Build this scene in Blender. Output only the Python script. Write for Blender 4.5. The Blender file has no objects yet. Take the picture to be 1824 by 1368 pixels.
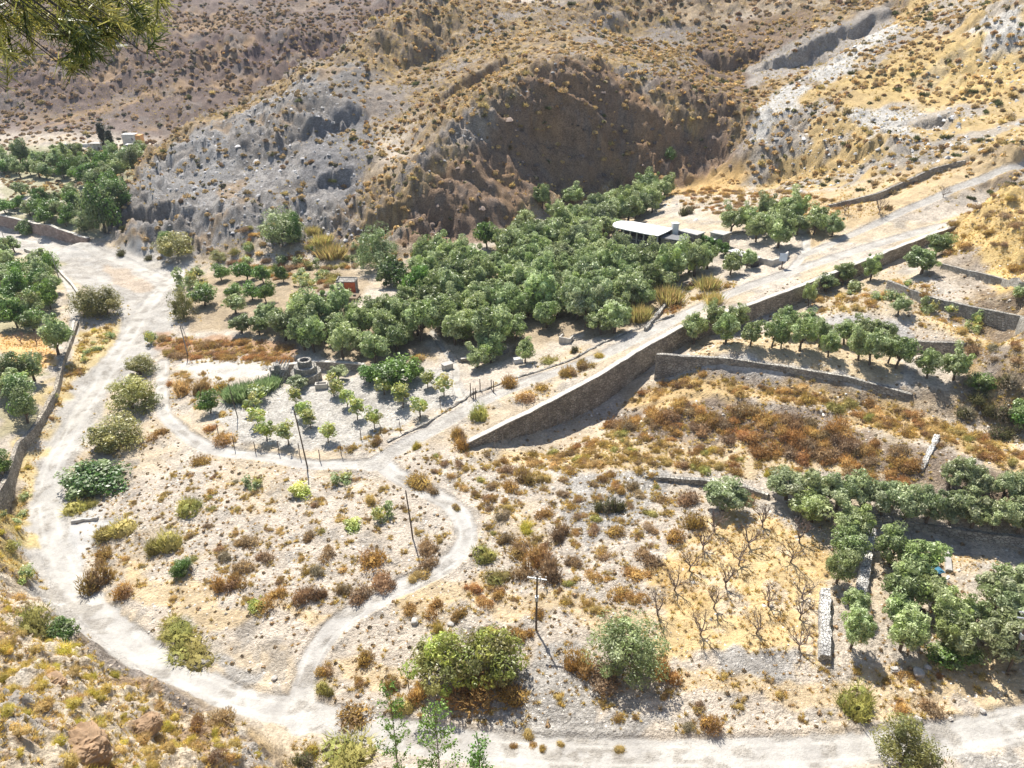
import bpy, math, random
import numpy as np
from mathutils import Vector
# ------------------------------------------------------------------ camera, sky, sun
PITCH = 27.0; CH = 60.0; F = 1378.0            # F: focal length in photo pixels (1824 wide)
SUN_EL = 56.0; SUN_AZ = 22.0                    # sun beyond the valley, a little to the left
EXPOSURE = 0.88
sc = bpy.context.scene
C = bpy.data.collections.new('valley'); sc.collection.children.link(C)
cd = bpy.data.cameras.new('camera'); cam = bpy.data.objects.new('camera', cd); C.objects.link(cam)
cd.sensor_width = 36; cd.lens = 36*F/1824; cd.clip_end = 3000; cd.clip_start = 0.1
cam.location = (0, 0, CH); cam.rotation_euler = (math.radians(90-PITCH), 0, 0)
sc.camera = cam
w = bpy.data.worlds.new("World"); sc.world = w; w.use_nodes = True
nt = w.node_tree; bg = nt.nodes['Background']; sky = nt.nodes.new('ShaderNodeTexSky')
sky.sky_type = 'NISHITA'; sky.sun_disc = False
sky.sun_elevation = math.radians(SUN_EL); sky.sun_rotation = math.radians(-SUN_AZ)
nt.links.new(sky.outputs[0], bg.inputs[0]); bg.inputs[1].default_value = 0.095
sd = bpy.data.lights.new('sun', 'SUN'); sd.energy = 4.9; sd.angle = math.radians(0.5); sd.color = (1, .95, .87)
sun = bpy.data.objects.new('sun', sd); C.objects.link(sun)
e, a_ = math.radians(SUN_EL), math.radians(SUN_AZ)
SUNV = Vector((-math.sin(a_)*math.cos(e), math.cos(a_)*math.cos(e), math.sin(e)))
sun.rotation_euler = SUNV.to_track_quat('Z', 'Y').to_euler(); sun.location = (-60, 150, 200)
vs = sc.view_settings; vs.view_transform = 'Standard'; vs.look = 'None'; vs.exposure = EXPOSURE; vs.gamma = 1
try: sc.cycles.max_bounces = 6; sc.cycles.diffuse_bounces = 3; sc.cycles.transmission_bounces = 3; sc.cycles.volume_bounces = 0
except Exception: pass

rng = np.random.default_rng(7); random.seed(7)
p_ = math.radians(PITCH); cp, sp = math.cos(p_), math.sin(p_)
# ------------------------------------------------------------------ noise
def _h(ix, iy, s):
    n = (ix.astype(np.int64)*374761393 + iy.astype(np.int64)*668265263 + s*2147483647) & 0xffffffff
    n = ((n ^ (n >> 13))*1274126177) & 0xffffffff
    return ((n ^ (n >> 16)) & 0xffff)/65535.0
def vn(x, y, s=0):                              # value noise 0..1
    ix = np.floor(x); iy = np.floor(y); fx = x-ix; fy = y-iy
    ix = ix.astype(np.int64); iy = iy.astype(np.int64)
    fx = fx*fx*fx*(fx*(fx*6-15)+10); fy = fy*fy*fy*(fy*(fy*6-15)+10)
    a = _h(ix, iy, s); b = _h(ix+1, iy, s); c = _h(ix, iy+1, s); d = _h(ix+1, iy+1, s)
    return a+(b-a)*fx+(c-a)*fy+(a-b-c+d)*fx*fy
def fbm(x, y, s=0, o=4, g=.5):
    t = 0; a = 1; n = 0
    for k in range(o):
        cx, sx = math.cos(k*1.3), math.sin(k*1.3)
        t = t+a*vn((x*cx-y*sx)*2**k+17.3*k, (x*sx+y*cx)*2**k-9.1*k, s+k); n += a; a *= g
    return t/n
def ridge(x, y, s=0, o=4, g=.55):
    t = 0; a = 1; n = 0
    for k in range(o):
        t = t+a*(1-np.abs(2*vn(x*2**k+5.7*k, y*2**k+3.1*k, s+k)-1)); n += a; a *= g
    return t/n
def sstep(a, b, x):
    t = np.clip((x-a)/(b-a), 0, 1); return t*t*(3-2*t)
# ------------------------------------------------------------------ rays of the camera (used to place things where they stand)
def ray(px, py):
    u = (np.asarray(px, float)-912)/F; v = (np.asarray(py, float)-684)/F
    return np.stack([u, cp-v*sp, -sp-v*cp], -1)
def proj(x, y, z):
    dz = z-CH; zc = y*cp-dz*sp; yc = y*sp+dz*cp
    return 912+F*x/zc, 684-F*yc/zc, zc
def wz(px, py, z): r = ray(px, py); t = (z-CH)/r[..., 2]; return (t*r[..., 0], t*r[..., 1], z)
def wY(px, py, Y): r = ray(px, py); t = Y/r[..., 1]; return (t*r[..., 0], Y, CH+t*r[..., 2])
CP = []
def line(kind, pts, step=45):
    pts = np.array(pts, float)
    for a, b in zip(pts[:-1], pts[1:]):
        n = max(1, int(np.hypot(*(b-a)[:2])/step))
        for k in range(n):
            q = a+(b-a)*k/n; CP.append((wz if kind == 'z' else wY)(*q))
    CP.append((wz if kind == 'z' else wY)(*pts[-1]))
def dots(kind, pts):
    for q in pts: CP.append((wz if kind == 'z' else wY)(*q))
# valley floor
line('z', [(1990,1250,3.2),(1824,1280,3),(1500,1335,2),(1100,1345,1.4),(800,1328,1),(560,1290,.7),(400,1240,.5),(300,1190,.5),(180,1100,.5),(110,1000,.6),(80,880,.8),(120,780,1.2),(170,690,1.6),(240,600,2),(290,500,2.6),(200,440,3),(60,412,3.6),(-120,380,4)], 60)
dots('z', [(60,1060,.8),(40,950,1),(30,860,2.5),(0,800,4.2),(60,700,4.6),(100,640,4.6),(0,640,5),(0,520,5.2),(90,520,4.8),(-120,700,6),(-150,500,6),(-100,900,7),
 (400,900,2.8),(600,950,3.2),(300,870,2.4),(200,930,1.6),(480,830,3.4),(300,760,2.6),(300,690,2.6),(380,800,3.2),(650,835,4.2),(900,900,4.8),(840,960,4.2),(600,1120,2),(545,1230,1),(750,1100,2.6),(400,1060,2),(260,1050,1.4),
 (1100,1050,4),(1300,1050,4.6),(1300,1180,3.4),(1500,1240,2.9),(1470,1160,3.6),(1650,1130,4.2),(1800,1180,4.2),(1000,1200,2.6),(850,1200,2),(1200,1270,2.2),(1700,1000,5),(1824,1050,5.2),(1700,950,5.2),(1990,1000,6),
 (1400,890,6),(1200,850,5.8),(900,830,5),(1000,800,5.3),(1250,780,6.2),(1550,900,6.2),(1824,950,6.4),(1450,950,5.2),(1100,900,5),
 (420,720,3.6),(600,760,4),(700,740,4.6),(550,680,4.2),(800,690,5.6),(450,600,4),(600,590,5),(700,600,5.6),(400,520,3.8),(500,520,4.4),(380,470,3.2),(560,530,5),(340,600,3),(640,540,5.6),(740,560,6.2),
 (850,560,7),(1000,560,8),(1000,480,8.2),(900,470,8),(820,490,7),(1000,400,9.5),(1100,420,11),(1180,500,11),(930,640,6.6),(1050,600,9)])
line('z', [(690,812,4.4),(850,722,6.6),(1050,648,9.2),(1200,572,11.6),(1400,490,15),(1550,440,17.6),(1700,392,20.5),(1824,330,24)])       # road on the wall
line('z', [(825,792,5.3),(940,733,7.2),(1060,672,9.2),(1216,580,11.7),(1330,545,13.6),(1420,512,15.2),(1550,458,17.5),(1700,400,20.4)])
line('z', [(1130,790,5.8),(1300,800,6.3),(1500,850,6.8),(1650,880,7.2),(1824,905,8),(1990,930,9)])                            # foot of the rust bank
line('z', [(1090,685,8.5),(1300,705,9.4),(1480,735,9.8),(1650,795,10),(1824,850,10.4),(1990,880,11)])                          # top of the rust bank
line('z', [(1130,650,10.2),(1216,655,10.4),(1300,667,10.4),(1400,687,10.5),(1500,705,10.6),(1600,728,10.6),(1700,740,10.6),(1824,770,11),(1990,800,12)])
line('z', [(1180,628,12.2),(1300,636,12.6),(1420,652,12.8),(1510,668,12.9),(1620,697,12.8),(1740,715,12.8)])
dots('z', [(1240,590,12.6),(1400,610,13),(1550,635,13.3),(1690,665,13.4),(1824,690,15),(1990,700,17)])
line('z', [(1300,575,13),(1450,590,13.4),(1620,610,13.8),(1720,615,14.5)])
dots('z', [(1450,530,15),(1560,560,15.5),(1700,580,16.3),(1824,590,17.5),(1600,490,17),(1700,520,17.8),(1824,560,18.5),(1990,560,20),(1660,450,18.6)])
line('z', [(1680,470,19.4),(1824,505,20.5),(1990,540,22)])
dots('z', [(1750,430,22.5),(1824,400,26),(1824,350,27),(1740,380,22),(1990,400,34),(1990,480,28),(1900,420,29)])
# left orchards and village flat
line('z', [(0,385,5.4),(80,400,5.4),(160,424,5.2)])
dots('z', [(0,340,6.2),(100,330,6.6),(190,340,6.4),(100,290,8),(0,290,8),(200,290,8.4),(260,270,9),(-150,300,8)])
line('z', [(-150,262,11),(0,258,11),(130,262,10.5),(250,262,10.5),(330,245,11)])
# the camera's own hillside, lower left and below
dots('z', [(0,1050,3.5),(70,1120,2.2),(0,1150,8),(130,1180,3),(0,1250,13),(0,1368,19),(150,1250,8),(200,1368,13),(280,1250,3),(330,1330,5),(440,1340,2.4),(480,1400,3),(-150,1050,9),(-200,1250,20),(120,1130,1.5)])
line('z', [(600,1400,1.6),(900,1420,1.8),(1300,1420,2),(1700,1400,3),(2000,1380,4)])
for X in range(-90, 130, 22):
    q = max(0, (-X-5)/30.)
    CP += [(X, -6, 55), (X, 2, 48), (X, 12, 34), (X, 22, 21), (X, 32, 9+q*1.5)]
# spur: ridge line against the far hill, foot, central dark face, gully, right hill
line('Y', [(186,428,192),(200,400,196),(232,365,204),(300,272,220),(390,215,232),(480,163,243),(560,112,254),(640,62,266),(740,8,282)])
line('z', [(180,441,3),(300,452,3.2),(420,470,4),(520,470,5),(600,452,6),(700,450,7),(780,455,7.4),(860,440,8),(925,392,9.2),(985,355,10.6),(1100,330,12.5),(1200,318,14),(1290,305,15.6)], 40)
line('Y', [(280,380,192),(400,330,200),(500,285,210),(560,240,217)])
line('Y', [(330,400,186),(430,370,190),(540,345,192),(590,330,194)])
line('Y', [(540,345,192),(570,270,208),(600,190,226),(650,130,244)])
line('Y', [(690,345,182),(760,280,192),(830,215,204),(900,160,215),(960,125,224),(1010,112,231),(1080,125,234),(1150,165,229),(1230,205,225),(1290,235,221.5)], 35)
line('Y', [(720,410,174),(800,360,184),(870,300,197),(960,235,213),(1100,230,221),(1230,262,219.5),(1285,275,218)], 40)
line('Y', [(620,420,176),(640,345,186),(680,260,206),(760,170,230),(870,90,254),(1000,18,285)])
line('Y', [(600,380,182),(645,290,200),(690,210,222),(700,130,248),(820,50,274)])
line('Y', [(730,265,204),(800,180,222),(900,105,248)])
dots('Y', [(750,-25,292),(800,-5,290),(860,-10,294),(920,-5,298),(860,-60,320),(980,-30,305),(1100,60,280),(1200,100,262),(1200,10,300),(1300,60,285),(1300,150,254),(1330,20,300),(1420,20,292)])
line('Y', [(1330,118,262),(1450,62,270),(1585,3,282)])
line('Y', [(1368,142,246),(1470,112,252),(1600,28,268)], 35)
line('Y', [(1285,320,208),(1310,280,211),(1325,230,220),(1345,180,232),(1372,150,243)], 30)
line('Y', [(1330,265,209),(1400,190,224),(1440,150,234),(1520,90,246),(1600,45,258),(1680,5,268)], 40)
line('Y', [(1400,340,184),(1500,330,178),(1600,310,174),(1700,290,170),(1824,262,166),(1990,240,162)])
dots('Y', [(1500,200,212),(1600,130,226),(1700,60,240),(1824,130,206),(1824,0,232),(1990,120,205),(1990,0,225),(1700,180,205),(1600,240,190),(1750,230,184)])
line('z', [(1380,330,15.5),(1290,345,14.5),(1200,345,13.5)])
dots('z', [(1300,420,14.6),(1400,420,16),(1500,390,19),(1600,360,22),(1700,330,24.5),(1824,300,27.5),(1990,290,31),(1240,380,14),(1180,400,12.8)])
# far left hill
dots('Y', [(-150,190,320),(0,200,312),(120,200,312),(240,200,312),(340,190,318),(0,130,335),(120,130,335),(240,130,338),(-150,110,345),(0,70,358),(200,70,358),(400,70,362),(560,60,370),(0,0,392),(250,0,395),(500,0,400),(650,0,405),(-150,0,390),(450,130,345)])
CP += [(x, 600, 120) for x in range(-480, 520, 100)] + [(x, 500, 92) for x in range(-480, 200, 80)]
CP += [(-165,285,12),(-130,280,12),(-105,285,13),(-80,290,16),(-55,300,20),(-35,320,27),(-15,340,36)]
CP += [(10,345,72),(60,340,74),(110,330,72),(160,315,74),(210,300,76),(260,300,80),(0,400,84),(100,400,95),(200,400,95),(300,350,90),(300,200,60),(320,100,40)]
cpa = np.array([tuple(float(v) for v in q) for q in CP])
_, iu = np.unique(np.round(cpa[:, :2]/1.5), axis=0, return_index=True); cpa = cpa[iu]
def solve_rbf(c):
    n = len(c); D = np.hypot(c[:, None, 0]-c[None, :, 0], c[:, None, 1]-c[None, :, 1])
    A = np.zeros((n+3, n+3)); A[:n, :n] = -D - np.eye(n)*0.25; P = np.c_[np.ones(n), c[:, :2]]
    A[:n, n:] = P; A[n:, :n] = P.T
    return np.linalg.solve(A, np.r_[c[:, 2], 0, 0, 0])
wt = solve_rbf(cpa)
GS = 1.5; GX0, GX1, GY0, GY1 = -480, 480, -12, 640
gx = np.arange(GX0, GX1+GS, GS); gy = np.arange(GY0, GY1+GS, GS)
GXX, GYY = np.meshgrid(gx, gy); GR = wt[-3]+wt[-2]*GXX+wt[-1]*GYY
for k in range(len(cpa)): GR -= wt[k]*np.hypot(GXX-cpa[k, 0], GYY-cpa[k, 1])
def blur(A, n):
    for _ in range(n):
        B = np.pad(A, 1, mode='edge'); A = (B[:-2, 1:-1]+B[2:, 1:-1]+2*A)/4; B = np.pad(A, 1, mode='edge'); A = (B[1:-1, :-2]+B[1:-1, 2:]+2*A)/4
    return A
GR = blur(GR, 2)
def bil(A, x, y):
    u = np.clip((x-GX0)/GS, 0, A.shape[1]-1.001); v = np.clip((y-GY0)/GS, 0, A.shape[0]-1.001)
    i = u.astype(int); j = v.astype(int); a = u-i; b = v-j
    return (A[j, i]*(1-a)+A[j, i+1]*a)*(1-b)+(A[j+1, i]*(1-a)+A[j+1, i+1]*a)*b
gyy, gxx = np.gradient(GR, GS); SL = blur(np.hypot(gxx, gyy), 3)
TS_ = [22.]
while TS_[-1] < 760: TS_.append(TS_[-1]*1.006+.02)
TS_ = np.array(TS_)
def march(px, py, h):
    """first hit of the ray through a photo pixel with the ground"""
    px = np.atleast_1d(np.asarray(px, float)); py = np.atleast_1d(np.asarray(py, float)); X = np.zeros(len(px)); Y = np.zeros(len(px))
    for c0 in range(0, len(px), 400):
        r = ray(px[c0:c0+400], py[c0:c0+400]); N = len(r)
        def first(T, f, off=0.):
            q = r[:, None, :]*T[..., None]; b = (q[..., 2]+CH) < f(q[..., 0].ravel(), q[..., 1].ravel()).reshape(q.shape[:2])+off
            b[:, -1] = True; i = b.argmax(1); i0 = np.maximum(i-1, 0); k = np.arange(N); return T[k, i0], T[k, i]
        T = np.repeat(TS_[None], N, 0); lo, hi = first(T, hb)
        if h is not hb:
            s0, _ = first(T, hb, 2.6); T2 = s0[:, None]+(hi*1.02+9-s0)[:, None]*np.linspace(0, 1, 130)[None]; lo, hi = first(T2, h)
        for _ in range(7 if h is hb else 5):
            m = (lo+hi)/2; q = r*m[:, None]; b = (q[:, 2]+CH) < h(q[:, 0], q[:, 1]); hi = np.where(b, m, hi); lo = np.where(b, lo, m)
        X[c0:c0+400] = r[:, 0]*hi; Y[c0:c0+400] = r[:, 1]*hi
    return X, Y
hb = lambda x, y: bil(GR, x, y)
def PX(pts, h=hb, step=None):                  # polyline given where it is seen -> ground plan
    pts = np.array(pts, float)
    if step:
        o = []
        for a, b in zip(pts[:-1], pts[1:]):
            n = max(1, int(np.hypot(*(b-a)[:2])/step))
            o += [a+(b-a)*k/n for k in range(n)]
        pts = np.array(o+[pts[-1]])
    x, y = march(pts[:, 0], pts[:, 1], h); return np.c_[x, y, pts[:, 2:]] if pts.shape[1] > 2 else np.c_[x, y]
def smooth_line(L, n=2):
    for _ in range(n):
        o = [L[0]]
        for a, b in zip(L[:-1], L[1:]): o += [a*.75+b*.25, a*.25+b*.75]
        L = np.array(o+[L[-1]])
    return L
def pdist(x, y, L):                            # distance, side, extra columns at nearest point
    best = np.full(x.shape, 1e9); side = np.zeros(x.shape); ext = np.zeros(x.shape+(max(1, L.shape[1]-2),)); tt = np.zeros(x.shape)
    for i, (a, b) in enumerate(zip(L[:-1], L[1:])):
        dx, dy = b[0]-a[0], b[1]-a[1]; l2 = dx*dx+dy*dy+1e-9
        t = np.clip(((x-a[0])*dx+(y-a[1])*dy)/l2, 0, 1); ex = x-a[0]-t*dx; ey = y-a[1]-t*dy; d = ex*ex+ey*ey
        m = d < best; best = np.where(m, d, best); side = np.where(m, np.sign(dx*ey-dy*ex), side); tt = np.where(m, i+t, tt)
        if L.shape[1] > 2:
            for k in range(L.shape[1]-2): ext[..., k] = np.where(m, a[2+k]+(b[2+k]-a[2+k])*t, ext[..., k])
    return np.sqrt(best), side, ext, tt
def inpoly(x, y, P):
    c = np.zeros(x.shape, bool); n = len(P)
    for i in range(n):
        x1, y1 = P[i][:2]; x2, y2 = P[i-1][:2]
        with np.errstate(divide='ignore', invalid='ignore'):
            c ^= ((y1 > y) != (y2 > y)) & (x < (x2-x1)*(y-y1)/(y2-y1+1e-12)+x1)
    return c
# roads: seen centre line + width in metres
ROADS = {
 'main': (PX([(1990,1235),(1824,1290),(1600,1330),(1300,1345),(1000,1345),(800,1325),(650,1300),(560,1275),(430,1250),(330,1205),(230,1145),(160,1080),(115,1020),(85,930),(80,850),(110,790),(150,720),(195,650),(240,580),(300,500),(330,460)]), 3.4),
 'loop': (PX([(535,1290),(540,1220),(560,1160),(600,1110),(680,1060),(770,1020),(820,985),(835,950),(815,905),(760,875),(710,850),(675,820)]), 2.6),
 'left': (PX([(665,825),(600,828),(540,828),(480,812),(410,808),(360,795),(320,765),(290,740),(287,690),(290,645)]), 2.2),
 'upper': (PX([(665,828),(700,803),(780,760),(860,712),(960,672),(1060,640),(1160,590),(1250,545),(1330,510),(1400,488),(1480,460),(1560,435),(1640,412),(1710,392)]), 2.7),
 'fork': (PX([(830,720),(810,690),(815,655),(790,620),(770,590)]), 1.2),
 'side': (PX([(1400,492),(1420,468),(1440,440),(1430,410)]), 1.6),
 'river': (PX([(300,505),(240,470),(150,435),(60,415),(-80,395)]), 3.2),
 'path': (PX([(130,590),(135,545),(125,510),(100,470),(50,442)]), 1.8),
 'wash': (PX([(1430,455),(1500,425),(1590,385),(1680,345),(1750,315),(1850,285)]), 1.9),
}
for k, (L, wd) in list(ROADS.items()): ROADS[k] = (smooth_line(L), wd)
# walls: line along the top edge where it is seen, height; low side is to the right of the walking direction
WALLS = {
 'W1': (PX([(822,792,.3),(880,764,1.8),(940,735,3.2),(1060,672,4.6),(1140,622,4.0),(1216,580,3.2),(1330,545,2.8),(1420,512,2.6),(1550,460,2.2),(1640,425,1.8),(1712,399,1.0)], step=25), 14),
 'W2': (PX([(1170,630,.3),(1216,633,.4),(1300,638,.5),(1420,655,.5),(1510,670,.5),(1600,695,.4),(1625,702,.3)], step=25), 8),
 'W3': (PX([(1585,500,1.0),(1660,530,1.5),(1740,548,1.6),(1850,570,1.5)], step=25), 6),
 'W4': (PX([(1630,608,2.0),(1720,612,2.0)], step=25), 4),
 'W5': (PX([(1680,470,.9),(1760,490,1.0),(1850,510,1.0)], step=25), 5),
 'W6': (PX([(-60,372,2.2),(0,386,2.4),(80,402,2.4),(160,427,2.0)], step=25), 12),
 'W7': (PX([(135,575,.4),(110,640,.8),(95,700,1.0),(60,760,1.2),(30,790,1.5),(5,860,1.6),(-40,930,1.6)], step=25)[::-1], 6),
 'W8': (PX([(650,650,.6),(560,645,1.4),(500,652,1.6),(480,655,.6)], step=20)[::-1], 6),
 'W9': (PX([(1555,915,.8),(1690,940,1.0),(1850,960,1.0)], step=25), 5),
 'W10': (PX([(1150,845,.4),(1250,852,.8),(1330,865,.7),(1370,880,.4)], step=25), 5),
 'W11': (PX([(1090,690,.3),(1170,690,.4),(1300,705,.4),(1480,735,.4),(1540,745,.3)], step=25), 3),
 'W12': (PX([(1475,365,.8),(1560,345,1.4),(1660,300,1.4),(1720,285,1.)], step=25), 5),
 'W13': (PX([(820,640,.4),(860,632,.9),(905,618,.9)], step=20), 4),
}
CLIFFS = [(PX(p, step=30), f) for p, f in (
 ([(190,398,2),(215,380,4),(250,370,5),(300,368,5),(330,376,2)], 8), ([(515,268,1),(550,240,2),(600,212,3.5),(650,205,1)], 12),
 ([(545,338,1),(575,318,2.5),(620,302,3.5),(655,310,1)], 12), ([(615,400,1),(660,368,4.5),(715,352,5),(765,372,1)], 11), ([(705,428,1),(745,392,5),(795,380,5),(845,402,1)], 9),
 ([(1345,122,1),(1400,100,4),(1440,84,5.5),(1490,60,3),(1530,38,5),(1560,22,3),(1590,5,1)], 16), ([(1170,200,1),(1230,222,3),(1292,246,1)], 9), ([(1235,80,1),(1290,95,5),(1350,85,4)], 14), ([(880,250,1),(930,225,4),(1000,215,4),(1060,225,1)], 10), ([(960,300,1),(1040,285,4),(1120,290,4),(1180,285,1)], 9),
 ([(760,175,1),(820,140,4),(880,110,4),(900,100,1)], 14), ([(700,120,1),(760,90,4),(820,70,1)], 14),
 ([(1620,215,1),(1680,205,3),(1740,220,1)], 8), ([(1480,270,1),(1560,262,3),(1620,275,1)], 8))]
def steps(x, y):
    dz = np.zeros_like(x)
    if not np.size(x): return dz
    if np.max(y) > 150:
        wx_ = x+(fbm(x/5, y/5, 501, 3)-.5)*6+(fbm(x/1.7, y/1.7, 507, 2)-.5)*1.6; wy_ = y+(fbm(x/5+9, y/5, 511, 3)-.5)*6+(fbm(x/1.7, y/1.7+9, 517, 2)-.5)*1.6
        for L, fall in CLIFFS:
            m = (x > L[:, 0].min()-fall-4) & (x < L[:, 0].max()+fall+4) & (y > L[:, 1].min()-fall-4) & (y < L[:, 1].max()+fall+4)
            if not m.any(): continue
            d, s, ex, tt = pdist(wx_[m], wy_[m], L); endf = 1-sstep(0, 4., np.where((tt <= 0) | (tt >= len(L)-1.0001), d, 0))
            dz[m] -= np.where(s < 0, sstep(0, 2.2, d)*(1-sstep(2.2, fall, d)), 0)*ex[:, 0]*.85*endf
    for L, fall in WALLS.values():
        m = (x > L[:, 0].min()-fall) & (x < L[:, 0].max()+fall) & (y > L[:, 1].min()-fall) & (y < L[:, 1].max()+fall)
        if not m.any(): continue
        xx, yy = x[m], y[m]; d, s, ex, tt = pdist(xx, yy, L)
        endf = 1-sstep(0, 3., np.where((tt <= 0) | (tt >= len(L)-1.0001), d, 0))
        f = np.where(s < 0, sstep(0, .45, d)*(1-sstep(2, fall, d)), 0)
        dz[m] -= ex[:, 0]*f*endf
    return dz
def roadmask(x, y, grow=1.0):
    out = np.zeros_like(x); near = np.full(x.shape, 99.)
    for k, (L, wd) in ROADS.items():
        m = (x > L[:, 0].min()-12) & (x < L[:, 0].max()+12) & (y > L[:, 1].min()-12) & (y < L[:, 1].max()+12)
        if not m.any(): continue
        d, s, _, _ = pdist(x[m], y[m], L); near[m] = np.minimum(near[m], d/wd*2)
    return near                                 # 1 at the edge of the road
MX = [(-9.,) ]
def height(x, y, detail=True):
    x = np.asarray(x, float); y = np.asarray(y, float)
    z = bil(GR, x, y); sl = bil(SL, x, y)
    hill = sstep(.28, .6, sl)*np.maximum(np.maximum(sstep(142, 156, y), 1-sstep(-24, -14, x)), sstep(74, 84, x)*sstep(90, 100, y))
    near = roadmask(x, y); nr = sstep(1.0, 2.2, near)
    fh = sstep(285, 315, y)
    big = (ridge(x/26+y/60, y/40-x/90, 3, 4)-.55)*(6.0+5*fh)
    big += (ridge(x/9+y/25, y/18, 13, 4)-.55)*(3.4+3*fh)
    rock = (ridge(x/3.2, y/3.2, 23, 4, .6)-.55)*2.4
    sdi = x*.55+z*1.05; sb = np.where(x < 50, 1.0, .55)*(1-fh)*sstep(110, 150, y)
    strata = (ridge(sdi/5.5+3, y/30, 57, 3, .55)-.5)*3.6*sb+(ridge(sdi/2.6, y/14, 53, 3, .6)-.5)*2.4*sb+(ridge(sdi/1.3+7, y/5, 63, 3, .6)-.5)*1.1*sb
    z = z+hill*(big+rock+strata)*nr
    z = z+nr*(fbm(x/7, y/7, 31, 4)-.5)*.7*(1-hill)
    z = z+nr*(fbm(x/1.6, y/1.6, 41, 4, .65)-.5)*(.5+.6*hill)
    z = z-(1-sstep(.9, 1.15, near))*.10+(1-np.clip(abs(near-1.25)/.3, 0, 1))*.12*(.5+fbm(x/3, y/3, 91, 2))
    return z+steps(x, y)
def at(px, py):
    x, y = march(px, py, height); z = height(x, y); return x, y, z
# ------------------------------------------------------------------ materials
def newmat(name):
    m = bpy.data.materials.new(name); m.use_nodes = True; n = m.node_tree.nodes; l = m.node_tree.links
    b = n['Principled BSDF']; b.inputs['Specular IOR Level'].default_value = .25; b.inputs['Roughness'].default_value = .9
    return m, n, l, b
def N(n, t, **k):
    o = n.new(t)
    for a, v in k.items():
        if isinstance(v, (int, float, tuple)) and a in [i.name for i in o.inputs]: o.inputs[a].default_value = v
        else: setattr(o, a, v)
    return o
def mixc(n, l, A, B, f, bt='MIX'):
    m = n.new('ShaderNodeMix'); m.data_type = 'RGBA'; m.blend_type = bt
    for s, v in ((6, A), (7, B), (0, f)):
        if hasattr(v, 'is_output'): l.new(v, m.inputs[s])
        else: m.inputs[s].default_value = v if s == 0 else (*v, 1) if len(v) == 3 else v
    return m.outputs[2]
def mrange(n, l, v, a, b, c, d):
    m = n.new('ShaderNodeMapRange'); l.new(v, m.inputs[0])
    for i, q in enumerate((a, b, c, d)): m.inputs[i+1].default_value = q
    return m.outputs[0]
def ground_mat():
    m, n, l, b = newmat('ground'); g = n.new('ShaderNodeNewGeometry'); at_ = n.new('ShaderNodeAttribute'); at_.attribute_name = 'Col'
    st = n.new('ShaderNodeAttribute'); st.attribute_name = 'Stony'
    pos = g.outputs['Position']
    def noise(s, d=5, r=.6, dist=0):
        o = n.new('ShaderNodeTexNoise'); l.new(pos, o.inputs['Vector']); o.inputs['Scale'].default_value = s; o.inputs['Detail'].default_value = d; o.inputs['Roughness'].default_value = r; o.inputs['Distortion'].default_value = dist; return o.outputs[0]
    n1 = noise(.35, 6, .65); n2 = noise(3.0, 5, .75); n3 = noise(11, 3, .7)
    c = mixc(n, l, (.74, .72, .70), (1.22, 1.2, 1.16), mrange(n, l, n1, .3, .7, 0, 1))
    c2 = mixc(n, l, (.62, .6, .57), (1.32, 1.33, 1.34), mrange(n, l, n2, .3, .7, 0, 1))
    c2 = mixc(n, l, (1, 1, 1), c2, mrange(n, l, st.outputs['Fac'], 0, 1, .18, 1))
    v = n.new('ShaderNodeTexVoronoi'); l.new(pos, v.inputs['Vector']); v.inputs['Scale'].default_value = 3.6; v.inputs['Randomness'].default_value = 1
    v2 = n.new('ShaderNodeTexVoronoi'); l.new(pos, v2.inputs['Vector']); v2.inputs['Scale'].default_value = 6.5
    sep = n.new('ShaderNodeSeparateColor'); l.new(v.outputs['Color'], sep.inputs[0])
    stone = mixc(n, l, (.75, .73, .7), (1.25, 1.24, 1.22), sep.outputs[0])
    stone = mixc(n, l, (1, 1, 1), stone, mrange(n, l, st.outputs['Fac'], .25, 1, 0, .8))
    col = mixc(n, l, at_.outputs['Color'], c, 1.0, 'MULTIPLY'); col = mixc(n, l, col, c2, 1.0, 'MULTIPLY'); col = mixc(n, l, col, stone, 1.0, 'MULTIPLY')
    l.new(col, b.inputs['Base Color'])
    def mth(op, a, q):
        o = n.new('ShaderNodeMath'); o.operation = op
        for i, s in enumerate((a, q)):
            if hasattr(s, 'is_output'): l.new(s, o.inputs[i])
            else: o.inputs[i].default_value = s
        return o.outputs[0]
    h = mth('ADD', mth('MULTIPLY', n2, .55), mth('MULTIPLY', n3, .12))
    h = mth('ADD', h, mth('MULTIPLY', v.outputs['Distance'], -.16)); h = mth('ADD', h, mth('MULTIPLY', v2.outputs['Distance'], -.10))
    h = mth('MULTIPLY', h, mrange(n, l, st.outputs['Fac'], 0, 1, .08, 1))
    bp = n.new('ShaderNodeBump'); bp.inputs['Distance'].default_value = .9; bp.inputs['Strength'].default_value = .9
    l.new(h, bp.inputs['Height']); l.new(bp.outputs[0], b.inputs['Normal']); b.inputs['Specular IOR Level'].default_value = .1
    return m
M_GROUND = ground_mat()
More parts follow.
